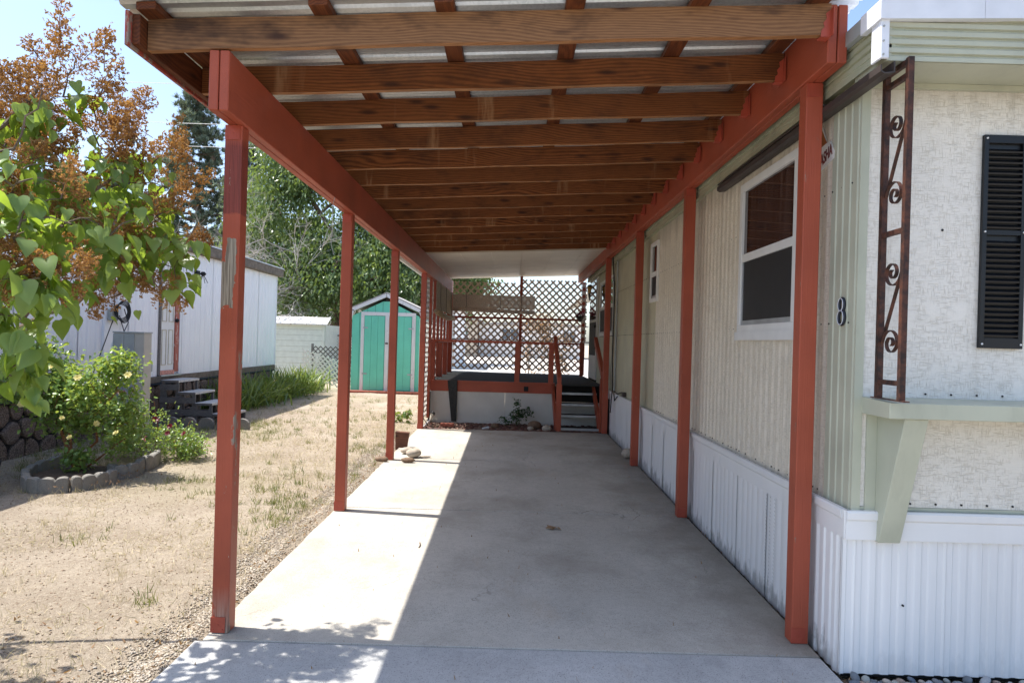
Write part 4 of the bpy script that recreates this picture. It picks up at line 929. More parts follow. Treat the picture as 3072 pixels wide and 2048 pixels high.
MB().box(-3.325, -3.225, sy-.038, sy-.003, .20, 2.158).build('door_trim', M['chippy_white'], ts); MB().box(-3.31, -3.24, sy-.055, sy-.039, 1.42, 1.46).build('latch', M['iron'], ts)
for x0, z0, x1, z1 in ((-4.24, 2.06, -4.19, 2.30), (-4.19, 2.30, -3.30, 2.70), (-3.30, 2.70, -2.40, 2.30), (-2.40, 2.30, -2.34, 2.1)):
    MB().bar((x0, sy-.05, z0), (x1, sy-.05, z1), .05, .09, up=(0, 0, 1) if abs(x1-x0) > .3 else (1, 0, 0)).build('barge_board', M['chippy_white'], ts)
    if abs(x1-x0) > .3: MB().hexa([(x0, sy-.08, z0+.045), (x1, sy-.08, z1+.045), (x1, sy+2.5, z1+.045), (x0, sy+2.5, z0+.045), (x0, sy-.08, z0+.075), (x1, sy-.08, z1+.075), (x1, sy+2.5, z1+.075), (x0, sy+2.5, z0+.075)]).build('roof', M['house_roof'], ts)
pth = MB()
for k in range(9): pth.box(-4.35+k*.23, -4.35+k*.23+.22, 17.55, 17.87, .10, .20)
o = pth.build('brick_edging', M['brick']); tag(o, 'row of flat red bricks at the foot of the teal shed doors', 'brick edging')
cs = empty('cream_shed', (-7.0, 22.9, .22), 'cream metal shed with lapped siding and a peeling roof behind the iris bed', 'shed')
MB().box(-7.98, -6.05, 22.02, 24, .1, 1.93).build('body', M['dark'], cs)
for k in range(10):
    z = .16+k*.18; MB().hexa([(-8.0, 21.985, z), (-6.03, 21.985, z), (-6.03, 22.02, z), (-8.0, 22.02, z), (-8.0, 22.0, z+.176), (-6.03, 22.0, z+.176), (-6.03, 22.02, z+.176), (-8.0, 22.02, z+.176)]).build('lap_board', M['cream'], cs)
for x in (-7.72, -6.06): MB().box(x-.04, x+.03, 21.95, 21.984, .1, 1.95).build('corner_trim', M['cream'], cs)
MB().box(-6.03, -6.0, 21.99, 24, .1, 1.94).build('side_wall', M['cream'], cs)
MB().hexa([(-8.1, 21.86, 1.93), (-5.93, 21.86, 1.93), (-6.08, 22.9, 2.17), (-8.1, 22.9, 2.17), (-8.1, 21.86, 1.97), (-5.93, 21.86, 1.97), (-6.08, 22.9, 2.21), (-8.1, 22.9, 2.21)]).build('roof', paint_wood('peeling_roof_paint', (.66, .64, .6), (.2, .12, .09), .56), cs)
for k in range(5): x = -7.9+k*.45; MB().bar((x, 21.88, 1.985), (x, 22.9, 2.225), .03, .02).build('roof_rib', M['white'], cs)
# fences between the sheds
lp_ = empty('lattice_fence', (-5.2, 20.6, .2), 'dark diagonal lattice fence between the cream shed and teal shed', 'fence')
lattice(lp_, lambda u, v: Vector((u, 20.6, v)), (0, -1, 0), -6.0, -4.1, .22, 1.28, M['dark_lattice'], pitch=.15, wd=.03)
for x in (-6.02, -4.1): MB().box(x-.03, x+.03, 20.62, 20.68, .1, 1.35).build('fence_post', M['grey_wood'], lp_)
wl_ = empty('leaning_lattice_panel', (-4.95, 18.6, .2), 'white lattice panel leaning low behind the right end of the iris bed', 'lattice panel')
ca, sa = math.cos(-.30), math.sin(-.30)
lattice(wl_, lambda u, v: Vector((-5.75+u*ca-v*sa*.15, 18.75-.1*v, .62+u*sa+v)), (0, -1, 0), 0, 1.55, -.12, .62, M['white_lattice'], pitch=.145, wd=.036, th=.009)
cl_ = empty('chain_link_fence', (-5, 23.5, .2), 'grey chain-link fence with a dark top rail beyond the sheds', 'fence')
MB().cyl((-12, 23.5, 1.62), (4, 23.5, 1.62), .022, 8).build('top_rail', M['black2'], cl_)
for x in (-11, -8.4, -5.35, -2.4, .6, 3.4): MB().cyl((x, 23.5, .1), (x, 23.5, 1.72), .03, 8).build('fence_post', M['aluminium'], cl_)
lattice(cl_, lambda u, v: Vector((u, 23.5, v)), (0, -1, 0), -6.5, -4.0, .25, 1.6, M['grey_metal'], pitch=.1, wd=.012, th=.006, joined=True)
o = MB().box(-20, 30, 26, 56, -.3, .256).build('gravel_road', plain('pale_gravel_road', (.55, .52, .47), .95, var=.25, nsc=6)); tag(o, kind='structure')
# houses far behind
def house(name, x0, x1, y0, y1, h, wallm, label, wins, roofz=.8, over=.25):
    o = empty(name, ((x0+x1)/2, (y0+y1)/2, .2), label, 'house')
    MB().box(x0, x1, y0, y1, .1, h).build('wall', wallm, o)
    xm = (x0+x1)/2; MB().prism([(x0-over, y0-over, h), (x1+over, y0-over, h), (x1+over, y0-over, h+.1), (xm, y0-over, h+roofz), (x0-over, y0-over, h+.1)], (0, y1-y0+2*over, 0)).build('roof', M['house_roof'], o)
    for a, c, z0, z1 in wins:
        f = MB(); f.box(a, c, y0-.05, y0-.003, z0, z0+.06); f.box(a, c, y0-.05, y0-.003, z1-.06, z1); f.box(a, a+.06, y0-.05, y0-.003, z0+.06, z1-.06); f.box(c-.06, c, y0-.05, y0-.003, z0+.06, z1-.06); f.box((a+c)/2-.03, (a+c)/2+.03, y0-.045, y0-.003, z0+.06, z1-.06)
        wf = f.build('window', M['white'], o); MB().box(a+.061, c-.061, y0-.02, y0-.004, z0+.061, z1-.061).build('pane', M['house_glass'], wf)
    return o
house('far_house', -10.5, -2.6, 31, 38, 3.0, M['house_wall'], 'white house with a small window seen between the two sheds', [(-9.2, -8.4, 1.2, 2.3), (-7.75, -7.2, 1.5, 2.6)], .7)
house('far_house', -5.9, -3.0, 58, 66, 3.3, M['house_tan'], 'tan house with grey windows seen through the left of the porch lattice', [(-5.5, -4.9, 1.6, 2.7), (-4.3, -3.7, 1.6, 2.7)], .5)
house('far_house', -2.9, 6.4, 60, 68, 3.0, M['house_wall'], 'white house with a wide grey window seen through the middle of the porch lattice', [(-.9, .6, 1.7, 2.7), (4.4, 5.6, 1.6, 2.6)], .4)
pg = empty('patio_awning', (3.0, 21, .2), 'white slatted patio awning seen through the top right of the porch lattice', 'awning')
for k in range(9): MB().bar((1.55+k*.12, 19.6+k*.02, 2.55+k*.10), (2.9+k*.12, 22.5, 3.15+k*.10), .05, .09).build('awning_slat', M['cream2'], pg)
MB().box(3.0, 3.08, 19.8, 19.88, .1, 3.35).build('awning_post', M['white'], pg)
# power lines
for i, (z, lab) in enumerate(((11.6, 'topmost thin power cable crossing the sky behind the lilac'), (10.05, 'middle thin power cable crossing the sky behind the lilac'), (9.15, 'lower thin power cable crossing the sky behind the lilac'))):
    pts = [(-60+k*8, 27, z-1.2*math.sin(math.pi*k/15)*.2) for k in range(16)]; tag(MB().tube(pts, .012, 5).build('power_line', M['wire']), lab, 'power cable')

# ================================================================== PLANTS
class Skel:
    def __init__(s): s.P = []; s.par = []; s.b = MB()
    def stem(s, pts, r0, r1, n=6):
        pts = [Vector(p) for p in pts]; out = []
        for i in range(len(pts)-1):
            for k in range(4): out.append(pts[i].lerp(pts[i+1], k/4)+Vector((rnd.gauss(0, r0*.8), rnd.gauss(0, r0*.8), rnd.gauss(0, r0*.5))))
        out.append(pts[-1]); m = len(out); s.b.tube(out, [r0+(r1-r0)*i/(m-1) for i in range(m)], n); s.P += out
    def reach(s, targets, r0=.005, r1=.0018, n=4, droop=.03, kmax=9e9):
        T = [Vector(t) for t in targets]; A = np.array(s.P); T.sort(key=lambda t: float(np.min(((A-np.array(t))**2).sum(1))))
        for t in T:
            A = np.array(s.P); i = int(np.argmin(((A-np.array(t))**2).sum(1)+.15*np.maximum(0, A[:, 2]-t.z+.03))); p = Vector(A[i]); L_ = (t-p).length
            if L_ < .01: continue
            mid = p.lerp(t, .5)+Vector((rnd.gauss(0, .08)*L_, rnd.gauss(0, .08)*L_, .12*L_)); pts = [p, p.lerp(mid, .55)+Vector((0, 0, .01*L_)), mid, mid.lerp(t, .5), t]
            k = min(1.6, .6+L_*1.5); s.b.tube(pts, [r0*k, r0*k*.85, (r0+r1)/2*k, r1*1.3, r1], n, cap=False); s.P += pts[1:]
def ell(n, c, r, shell=0):
    out = []
    while len(out) < n:
        v = rng.uniform(-1, 1, 3); d = np.linalg.norm(v)
        if d <= 1 and d >= shell: out.append(np.array(c)+v*np.array(r))
    return np.array(out)
# ---- lilac
lil = empty('lilac_bush', (-3.3, 3.0, 0), 'lilac bush with heart shaped leaves and rust brown dried flower heads at the left', 'bush')
def heart_leaf(fold, curl, wdt=.5):
    b = MB(); prof = [(0, .0), (-.05, .20), (.04, .40), (.22, .50), (.42, .455), (.62, .33), (.82, .15), (1.0, 0)]
    mid = [0, .0, .05, .2, .42, .62, .82, 1.0]
    def zf(y, x): return -curl*y*y+fold*abs(x)-.10*abs(x)*math.sin(y*9)*.6
    vs = [(0, y, zf(y, 0)) for y in mid]; n = len(mid)
    for s_ in (-1, 1): vs += [(s_*w_*wdt*1.9*1.0 if False else s_*w_*wdt*2*.5*1.75, y, zf(y, w_)) for y, w_ in prof]
    fs = [(i, i+1, n+i+1, n+i)[::-1] for i in range(n-1)]+[(i, i+1, 2*n+i+1, 2*n+i) for i in range(n-1)]
    b.add(vs, fs); return b
LV = [heart_leaf(f, c).mesh('heart_leaf', [M['lilac']], smooth=True) for f, c in ((.25, .15), (.45, .3), (.1, .35), (.6, .1))]
def panicle_mb(seed, L_=.16):
    q = random.Random(seed); V_ = []; F_ = []; R_ = []
    stems = MB(); stems.tube([(0, 0, 0), (0, .005, L_*.5), (.005, 0, L_)], [.002, .0015, .0008], 4)
    for k in range(16):
        t = .12+.85*k/16; a = k*2.4+q.random(); rr = (1-t)*.055+.012; p0 = Vector((0, 0, t*L_)); p1 = p0+Vector((math.cos(a)*rr, math.sin(a)*rr, rr*.55))
        stems.tube([p0, p1], [.001, .0007], 3, cap=False)
        for j in range(7):
            c = p0.lerp(p1, q.uniform(.35, 1.1))+Vector((q.gauss(0, .006), q.gauss(0, .006), q.gauss(0, .006))); sz = q.uniform(.004, .0075)
            e = Euler((q.uniform(0, 6), q.uniform(0, 6), q.uniform(0, 6))).to_matrix()
            stems.add([c+e@Vector(v)*sz for v in ((-1, -.35, 0), (1, -.35, .2), (1, .35, 0), (-1, .35, .2))], [(0, 1, 2, 3)])
            stems.add([c+e@Vector(v)*sz for v in ((-.35, 0, -1), (.35, .2, -1), (.35, 0, 1), (-.35, .2, 1))], [(0, 1, 2, 3)])
    return stems
PM = []
for s_ in range(6):
    me = panicle_mb(s_, .11+.03*(s_ % 3)).mesh('flower_panicle', [leafmat('dried_flower_shade', (.17, .075, .03), (.45, .24, .09), (.34, .2, .08), .25, .6, 'obj', .25) if s_ == 0 else PM[0].materials[0]]); PM.append(me)
sk = Skel()
for pts, r in (([(-3.3, 3.0, 0), (-3.1, 3.1, .9), (-2.6, 3.1, 1.5), (-2.25, 3.2, 1.95), (-1.95, 3.35, 2.35)], .022), ([(-3.35, 3.05, 0), (-3.2, 2.9, 1.0), (-2.75, 2.8, 1.8), (-2.3, 2.85, 2.3), (-2.1, 3.0, 2.65)], .024),
               ([(-3.25, 2.95, 0), (-2.9, 2.6, 1.0), (-2.3, 2.5, 1.62), (-1.85, 2.55, 1.85)], .018), ([(-3.3, 3.1, 0), (-3.3, 3.4, 1.0), (-2.6, 3.6, 1.6), (-2.1, 3.65, 1.85), (-1.85, 3.6, 2.05)], .02),
               ([(-3.4, 3.0, 0), (-3.7, 3.1, 1.2), (-3.6, 3.0, 2.4)], .02), ([(-3.35, 2.9, 0), (-3.4, 2.4, 1.3), (-3.0, 2.3, 2.3)], .018), ([(-2.75, 2.8, 1.8), (-2.3, 2.7, 2.2), (-1.95, 2.65, 2.28), (-1.85, 2.65, 2.5)], .009), ([(-2.6, 3.6, 1.6), (-2.25, 3.7, 2.2), (-2.0, 3.6, 2.55)], .01)):
    sk.stem(pts, r, r*.3)
leafy = np.concatenate([ell(42, (-2.05, 2.85, 1.98), (.42, .45, .38)), ell(16, (-2.2, 3.35, 2.2), (.35, .22, .25)), ell(12, (-1.82, 2.42, 1.9), (.16, .18, .22)), ell(20, (-1.86, 3.35, 1.93), (.25, .32, .20)), ell(11, (-1.92, 2.55, 1.50), (.14, .15, .15)), ell(8, (-1.93, 3.45, 2.35), (.2, .3, .3)), ell(5, (-2.1, 3.0, 2.55), (.3, .3, .2)), ell(26, (-3.35, 3.2, 1.9), (.55, .6, .6)), ell(24, (-2.12, 3.52, 2.2), (.33, .24, .33)), ell(12, (-2.3, 3.1, 2.35), (.4, .35, .2)), ell(10, (-2.3, 2.2, 1.9), (.25, .25, .35))])
brown = np.concatenate([ell(33, (-2.16, 3.15, 2.52), (.28, .30, .23)), ell(20, (-1.93, 3.55, 2.45), (.18, .28, .30)), ell(18, (-2.0, 2.8, 2.1), (.25, .3, .2)), ell(14, (-1.85, 2.62, 1.78), (.15, .2, .10)), ell(12, (-1.84, 3.5, 2.1), (.12, .2, .25)), ell(10, (-1.93, 3.4, 1.85), (.2, .3, .12)), ell(8, (-2.45, 3.1, 2.5), (.25, .3, .2)), ell(4, (-2.06, 3.1, 2.80), (.05, .06, .10)), ell(3, (-1.9, 3.1, 2.68), (.05, .06, .1))])
sk.reach(list(leafy)+list(brown), .0055, .0018)
tag(sk.b.build('branches', M['bark'], lil), kind='stuff'); wl = worldloc(lil)
TL = []   # (pos, rot, size)
for c in leafy:
    near = c[0] > -2.5; k = rnd.choice((3, 4, 4, 5)) 
    for j in range(int(k*1.6) if near else k):
        a = rnd.uniform(0, 2*math.pi); rr = rnd.uniform(.02, .09); p = c+np.array([math.cos(a)*rr, math.sin(a)*rr, rnd.uniform(-.08, .05)])
        TL.append((p, (-rnd.uniform(.3, 1.45), rnd.gauss(0, .3), a-math.pi/2), rnd.uniform(.055, .098)))
for c in brown[::2]: 
    a = rnd.uniform(0, 6.28); TL.append((c-np.array([0, 0, .1]), (-rnd.uniform(.5, 1.4), rnd.gauss(0, .3), a), rnd.uniform(.04, .065)))
TL.sort(key=lambda t: -t[2]/max(1.5, t[0][1])*(1 if t[0][0] > -.78*t[0][1] else .2))
pet = MB()
for i, (p, r_, s_) in enumerate(TL):
    if i < 290: inst('leaf', LV[i % 4], lil, Vector(p)-wl, r_, s_)
rest = TL[290:]
if rest:
    me = LV[1]; bv = np.array([v.co[:] for v in me.vertices]); bf = np.array([list(f.vertices) for f in me.polygons]); P_ = np.array([t[0] for t in rest]); e = np.array([t[1] for t in rest])
    tag(scatter('leaves', bv, bf, P_, rot_mats(e[:, 0], e[:, 1], e[:, 2]), np.array([t[2] for t in rest]), M['lilac2'], parent=lil, smooth=True), kind='stuff')
for i, c in enumerate(brown):
    for j in range(rnd.choice((1, 2, 2))):
        up = c[2] > 2.15; inst('flower_panicle', PM[rnd.randrange(6)], lil, Vector(c)-wl+Vector((rnd.gauss(0, .04), rnd.gauss(0, .04), rnd.gauss(0, .02))), (rnd.gauss(0, .5)+(0 if up else 1.2), rnd.gauss(0, .5), rnd.uniform(0, 6)), rnd.uniform(.8, 1.35))

# ---- roses
lf_v = np.array([(0, 0, 0), (-.28, .3, .06), (-.22, .7, .04), (0, 1, -.08), (.22, .7, .04), (.28, .3, .06), (0, .5, -.02)]); lf_f = np.array([(0, 6, 1), (1, 6, 2), (2, 6, 3), (3, 6, 4), (4, 6, 5), (5, 6, 0)])
def foliage(name, centers, per, spread, slo, shi, mat, parent, droop=.5, v=lf_v, f=lf_f, kind='stuff', tl=.6):
    P_ = np.repeat(np.asarray(centers), per, 0)+rng.normal(0, spread, (len(centers)*per, 3)); n = len(P_)
    rv = np.clip(np.repeat(rng.random(len(centers)), per)*.6+rng.random(n)*.4, 0, 1)
    o = scatter(name, v, f, P_, rot_mats(-np.abs(rng.normal(droop, tl, n)), rng.normal(0, .5, n), rng.uniform(0, 6.3, n)), rng.uniform(slo, shi, n), mat, rv=rv, parent=parent); tag(o, kind=kind); return o
def flower(parent, p, r, mat, seed):
    b = MB(); q = random.Random(seed); FQ = Vector((q.gauss(.1, .35), -.8, q.uniform(.3, 1))).to_track_quat('Z', 'Y')
    for ring, (n, rr, up) in enumerate(((6, 1, .25), (5, .7, .6), (4, .4, .9))):
        for k in range(n):
            a = k*6.283/n+ring*.5+q.random()*.3; d = FQ@Vector((math.cos(a), math.sin(a), up)).normalized()*r*rr; s_ = FQ@Vector((-math.sin(a), math.cos(a), 0))*r*.45*rr; p_ = Vector(p)
            b.add([p_, p_+d*.6-s_, p_+d, p_+d*.6+s_], [(0, 1, 2, 3)])
    b.build('flower', mat, parent)
ro = empty('yellow_rose_bush', (-4.57, 7.25, .07), 'large rose bush with yellow blooms rising from the concrete edging', 'bush')
sk = Skel()
for pts, r in (([(-4.55, 7.20, .06), (-4.70, 7.25, .45), (-4.95, 7.20, .85), (-5.30, 7.15, 1.1)], .022), ([(-4.53, 7.22, .06), (-4.45, 7.30, .4), (-4.30, 7.30, .8), (-4.15, 7.25, 1.05)], .016), ([(-4.55, 7.20, .06), (-4.65, 7.20, .6), (-4.65, 7.15, 1.05)], .017), ([(-4.55, 7.25, .06), (-4.25, 7.40, .35), (-3.95, 7.40, .55)], .012), ([(-4.95, 7.20, .85), (-5.00, 7.30, 1.15), (-5.05, 7.30, 1.35)], .010)): sk.stem(pts, r, r*.3)
cs_ = np.concatenate([ell(75, (-5.00, 7.20, 1.05), (.45, .42, .32)), ell(60, (-4.40, 7.25, .95), (.40, .42, .30)), ell(34, (-4.20, 7.30, .6), (.35, .35, .3)), ell(22, (-4.70, 7.20, .62), (.28, .3, .28)), ell(10, (-5.00, 7.20, 1.38), (.13, .15, .12)), ell(9, (-4.47, 7.00, .22), (.12, .12, .12)), ell(12, (-4.11, 7.20, 1.2), (.14, .16, .14))])
sk.reach(cs_, .004, .0014, 4); tag(sk.b.build('stems', M['rose_bark'], ro), kind='stuff')
foliage('leaves', cs_, 36, .065, .035, .07, M['rose'], ro, .35)
for i, (x, z) in enumerate(((-4.86, .82), (-4.48, .69), (-4.16, .64), (-3.81, 1.14), (-4.40, .50), (-3.96, .55), (-4.31, 1.10), (-4.6, 1.2))): flower(ro, (x, 6.80+.04*(i % 3), z), (.042, .03, .036)[i % 3], M['yellow'], i)
rr = empty('red_rose_bush', (-4.25, 8.35, .08), 'low rose bush with dark crimson blooms beside the meter pedestal', 'bush')
sk = Skel()
for pts in ([(-4.32, 8.30, .08), (-4.52, 8.30, .35), (-4.62, 8.20, .6)], [(-4.32, 8.30, .08), (-4.02, 8.40, .3), (-3.92, 8.40, .5)], [(-4.32, 8.30, .08), (-4.27, 8.30, .4), (-4.32, 8.30, .72)]): sk.stem(pts, .007, .003, 5)
cs_ = np.concatenate([ell(70, (-4.37, 8.30, .28), (.55, .35, .2)), ell(28, (-3.92, 8.35, .2), (.3, .25, .14)), ell(9, (-4.37, 8.30, .62), (.3, .2, .2))]); sk.reach(cs_, .003, .0012, 4); tag(sk.b.build('stems', M['rose_bark'], rr), kind='stuff')
foliage('leaves', cs_, 32, .055, .024, .046, M['rose'], rr, .3)
for i, (x, z) in enumerate(((-4.54, .84), (-4.7, .76), (-4.43, .65), (-4.15, .55), (-4.0, .47), (-3.86, .38), (-4.62, .45), (-4.5, .38), (-4.05, .38), (-4.25, .32), (-4.8, .9), (-4.66, .86))): flower(rr, (x, 8.0+.05*(i % 3), z), .038 if i % 3 else .05, M['crimson'], i+20)
# low plants
pl_ = empty('broadleaf_plant', (-1.90, 12.15, .09), 'light green leafy seedling in the dirt just left of the fourth left post', 'plant')
c_ = ell(14, (-1.90, 12.15, .2), (.13, .12, .13)); sk = Skel(); sk.stem([(-1.90, 12.15, .06), (-1.90, 12.15, .2)], .006, .003); sk.reach(c_, .003, .001, 4); tag(sk.b.build('stems', M['twig'], pl_), kind='stuff'); foliage('leaves', c_, 7, .03, .06, .10, M['iris'], pl_, .7)
gp = empty('dark_green_plant', (.10, 12.05, .1), 'dark green leafy plant against the white porch base', 'plant')
c_ = np.concatenate([ell(20, (.12, 12.02, .3), (.16, .1, .14)), ell(8, (-.02, 12.0, .22), (.2, .08, .05)), ell(7, (.3, 12.0, .38), (.16, .08, .05)), ell(5, (.12, 12.0, .52), (.06, .05, .08))]); sk = Skel(); sk.stem([(.1, 12.05, .06), (.12, 12.03, .3)], .008, .003); sk.reach(c_, .003, .001, 4); tag(sk.b.build('stems', M['bark'], gp), kind='stuff'); foliage('leaves', c_, 11, .03, .03, .06, M['dark_leaf'], gp, .5)
# iris bed: sword leaves
iv = np.array([(-.5, 0, 0), (.5, 0, 0), (.6, .06, .35), (-.6, .06, .35), (.45, .24, .7), (-.45, .24, .7), (0, .55, .93)]); if_ = np.array([(0, 1, 2), (0, 2, 3), (3, 2, 4), (3, 4, 5), (5, 4, 6)])
n = 1500; ty = rng.uniform(12.7, 18.2, n); P_ = np.column_stack([-5.45+(ty-12.7)*.02+rng.normal(0, .24, n), ty, np.array([gz(v) for v in ty])-.02]); h = rng.uniform(.35, .78, n)
o = scatter('iris_bed', iv, if_, P_, rot_mats(-rng.normal(.25, .4, n), rng.normal(0, .25, n), rng.uniform(0, 6.3, n)), np.column_stack([rng.uniform(.02, .035, n), h, h]), M['iris']); tag(o, 'dense bed of sword shaped iris leaves along the neighbour wall', 'iris', kind='stuff')

# ---- trees
tv = np.array([(0, 0, 0), (-.22, .35, -.04), (0, 1, -.25), (.22, .35, -.04)]); tf = np.array([(0, 1, 2), (0, 2, 3)])
def tree(name, label, base, height, trunk_r, clumps, per, spread, lo, hi, mat, barkm, leafn='crown', droop=.9, cat='tree', group=None):
    o = empty(name, base, label, cat, group); bx, by, bz = base; sk = Skel()
    sk.stem([(bx, by, bz-.2), (bx+.1, by, bz+height*.25), (bx-.1, by+.1, bz+height*.5), (bx, by, bz+height*.85)], trunk_r, trunk_r*.2, 9); sk.b.build('trunk', barkm, o)
    s2 = Skel(); s2.P = sk.P[3:]; sub = clumps[rng.permutation(len(clumps))[:min(len(clumps), 150)]]; s2.reach(sub, trunk_r*.25, trunk_r*.06, 5); tag(s2.b.build('limbs', barkm, o), kind='stuff')
    foliage(leafn, clumps, per, spread, lo, hi, mat, o, droop, tv, tf, tl=.5); return o
def clumps(parts, thr=-.05, sc=.55):
    out = []
    for n, c, r in parts:
        p = ell(n*2, c, r, .35); out.append(np.array([v for v in p if mn.noise(tuple(v*sc)) > thr][:n]))
    return np.concatenate(out)
tree('broadleaf_tree', 'tall dense green tree behind the cream shed and teal shed', (-7.3, 27.5, .2), 8, .28,
     clumps([(620, (-7.2, 27.5, 6.0), (4.3, 3, 3.6)), (240, (-4.6, 27, 4.6), (3.2, 2.5, 2.3)), (120, (-9.6, 28, 4.6), (2.2, 2, 2.4)), (230, (-6.6, 26, 3.5), (3.9, 2, 1.2)), (60, (-2.4, 27, 3.7), (1.5, 1.5, 1.3)), (40, (-8.6, 27, 8.6), (1.6, 1.5, 1.4))]), 72, .30, .12, .22, M['tree'], M['bark'], droop=1.0)
tree('broadleaf_tree', 'green tree top seen through the upper left of the porch lattice', (-3.9, 38, .2), 6, .2, clumps([(200, (-3.6, 38, 5.0), (1.9, 2, 2.4))]), 50, .3, .14, .25, M['tree'], M['bark'])
def pine(label, bx, by, H, r0, seed):
    o = empty('pine_tree', (bx, by, .2), label, 'tree'); q = random.Random(seed); sk = Skel(); sk.stem([(bx, by, 0), (bx+.1, by, H*.5), (bx, by, H)], r0, .04, 8); sk.b.build('trunk', M['bark'], o)
    b = MB(); C_ = []; z = 2.5
    while z < H:
        for k in range(q.choice((4, 5, 6))):
            a = q.uniform(0, 6.28); L_ = (1-(z/H)**1.4)*H*.27*q.uniform(.55, 1.1)+.4; e = Vector((bx+math.cos(a)*L_, by+math.sin(a)*L_, z+L_*.12)); s_ = Vector((bx, by, z)); m_ = s_.lerp(e, .5)-Vector((0, 0, .08*L_))
            b.tube([s_, m_, e], [.045, .03, .012], 5, cap=False)
            for j in range(int(5+L_*5)):
                t = q.uniform(.3, 1.02); C_.append(s_.lerp(e, t)+Vector((q.gauss(0, .25), q.gauss(0, .25), q.gauss(.05, .18))))
        z += q.uniform(.32, .55)
    tag(b.build('limbs', M['bark'], o), kind='stuff')
    nv = np.array([(-.02, 0, 0), (.02, 0, 0), (0, 1, 0)]); nf = np.array([(0, 1, 2)]); Pn = np.repeat(np.array([tuple(c) for c in C_]), 42, 0)+rng.normal(0, .035, (len(C_)*42, 3)); n = len(Pn)
    tag(scatter('needles', nv, nf, Pn, rot_mats(rng.uniform(-.3, 1.5, n), rng.uniform(-.5, .5, n), rng.uniform(0, 6.3, n)), np.column_stack([rng.uniform(1.0, 1.9, n), rng.uniform(.22, .36, n), np.ones(n)]), M['pine'], parent=o), kind='stuff')
pine('tall dark pine behind the left post and the lilac', -19.3, 41, 16.2, .42, 1)
pine('shorter pine right of the tall pine, half behind the front left post', -15.4, 39, 12.5, .34, 2)
pine('pine at the left edge beyond the lilac leaves', -25.5, 44, 12.0, .34, 5)
# bare tree
bt = empty('bare_tree', (-9.8, 23.6, .2), 'leafless tree with bleached twigs in front of the dense green tree', 'tree')
sk = Skel(); sk.stem([(-9.8, 23.6, 0), (-9.9, 23.6, 2.4), (-10.0, 23.5, 4.2)], .10, .04, 7); sk.b.build('trunk', M['bark'], bt)
b = MB(); q = random.Random(4)
def grow(p, d, L_, r, depth):
    pts = [p]; 
    for k in range(3): d = (d+Vector((q.gauss(0, .16), q.gauss(0, .16), q.gauss(0.02, .12)))).normalized(); pts.append(pts[-1]+d*L_/3)
    b.tube(pts, [r, r*.85, r*.7, r*.5], 4, cap=False)
    if depth:
        for k in range(q.choice((3, 4))): s_ = pts[q.choice((1, 2, 3, 3))]; dd = (d+Vector((q.gauss(0, .55), q.gauss(0, .55), q.gauss(0, .45)))).normalized(); grow(s_, dd, L_*.68, r*.58, depth-1)
for k in range(9): a = k*.7; grow(Vector((-9.9, 23.6, 2.2+k*.25)), Vector((math.cos(a), math.sin(a)*.6, .55)).normalized(), 1.5, .03, 4)
tag(b.build('twigs', M['dead'], bt), kind='stuff')
b = MB()
for k in range(5): grow(Vector((-7.6, 24.6, 3.0+.25*k)), Vector((-.8+k*.4, -.3, .3)).normalized(), 1.25, .02, 3)
o = b.build('dead_branch', M['dead']); tag(o, 'bleached dead branches poking out of the dense green tree above the cream shed', 'branch')
# brown shrub behind the lattice
db = empty('dried_shrub', (1.1, 19.2, .2), 'rust brown dried shrub behind the right half of the porch lattice', 'bush')
c_ = np.concatenate([ell(75, (1.05, 19.2, 1.3), (.75, .6, 1.0)), ell(26, (.8, 19.2, 2.1), (.5, .4, .5))]); sk = Skel(); sk.stem([(1.1, 19.2, .1), (1.1, 19.2, 1.2), (1.0, 19.2, 2)], .04, .01); sk.reach(c_[:110], .01, .003, 4); tag(sk.b.build('stems', M['bark'], db), kind='stuff'); foliage('leaves', c_, 24, .09, .04, .08, M['dryleaf'], db, .5)
hb = empty('hanging_basket', (1.52, 15.3, 2.15), 'small hanging flower basket against the right post of the back lattice', 'planter')
MB().lathe([(.03, 2.06), (.10, 2.15), (.12, 2.2)], (1.52, 15.3, 0), 12).build('basket', M['brown_metal'], hb); MB().tube([(1.52, 15.3, 2.2), (1.52, 15.3, 3.0)], .004, 5).build('hanger_wire', M['black2'], hb)
foliage('flowers', ell(14, (1.52, 15.3, 2.28), (.16, .12, .10)), 12, .03, .03, .06, M['crimson'], hb, .4)

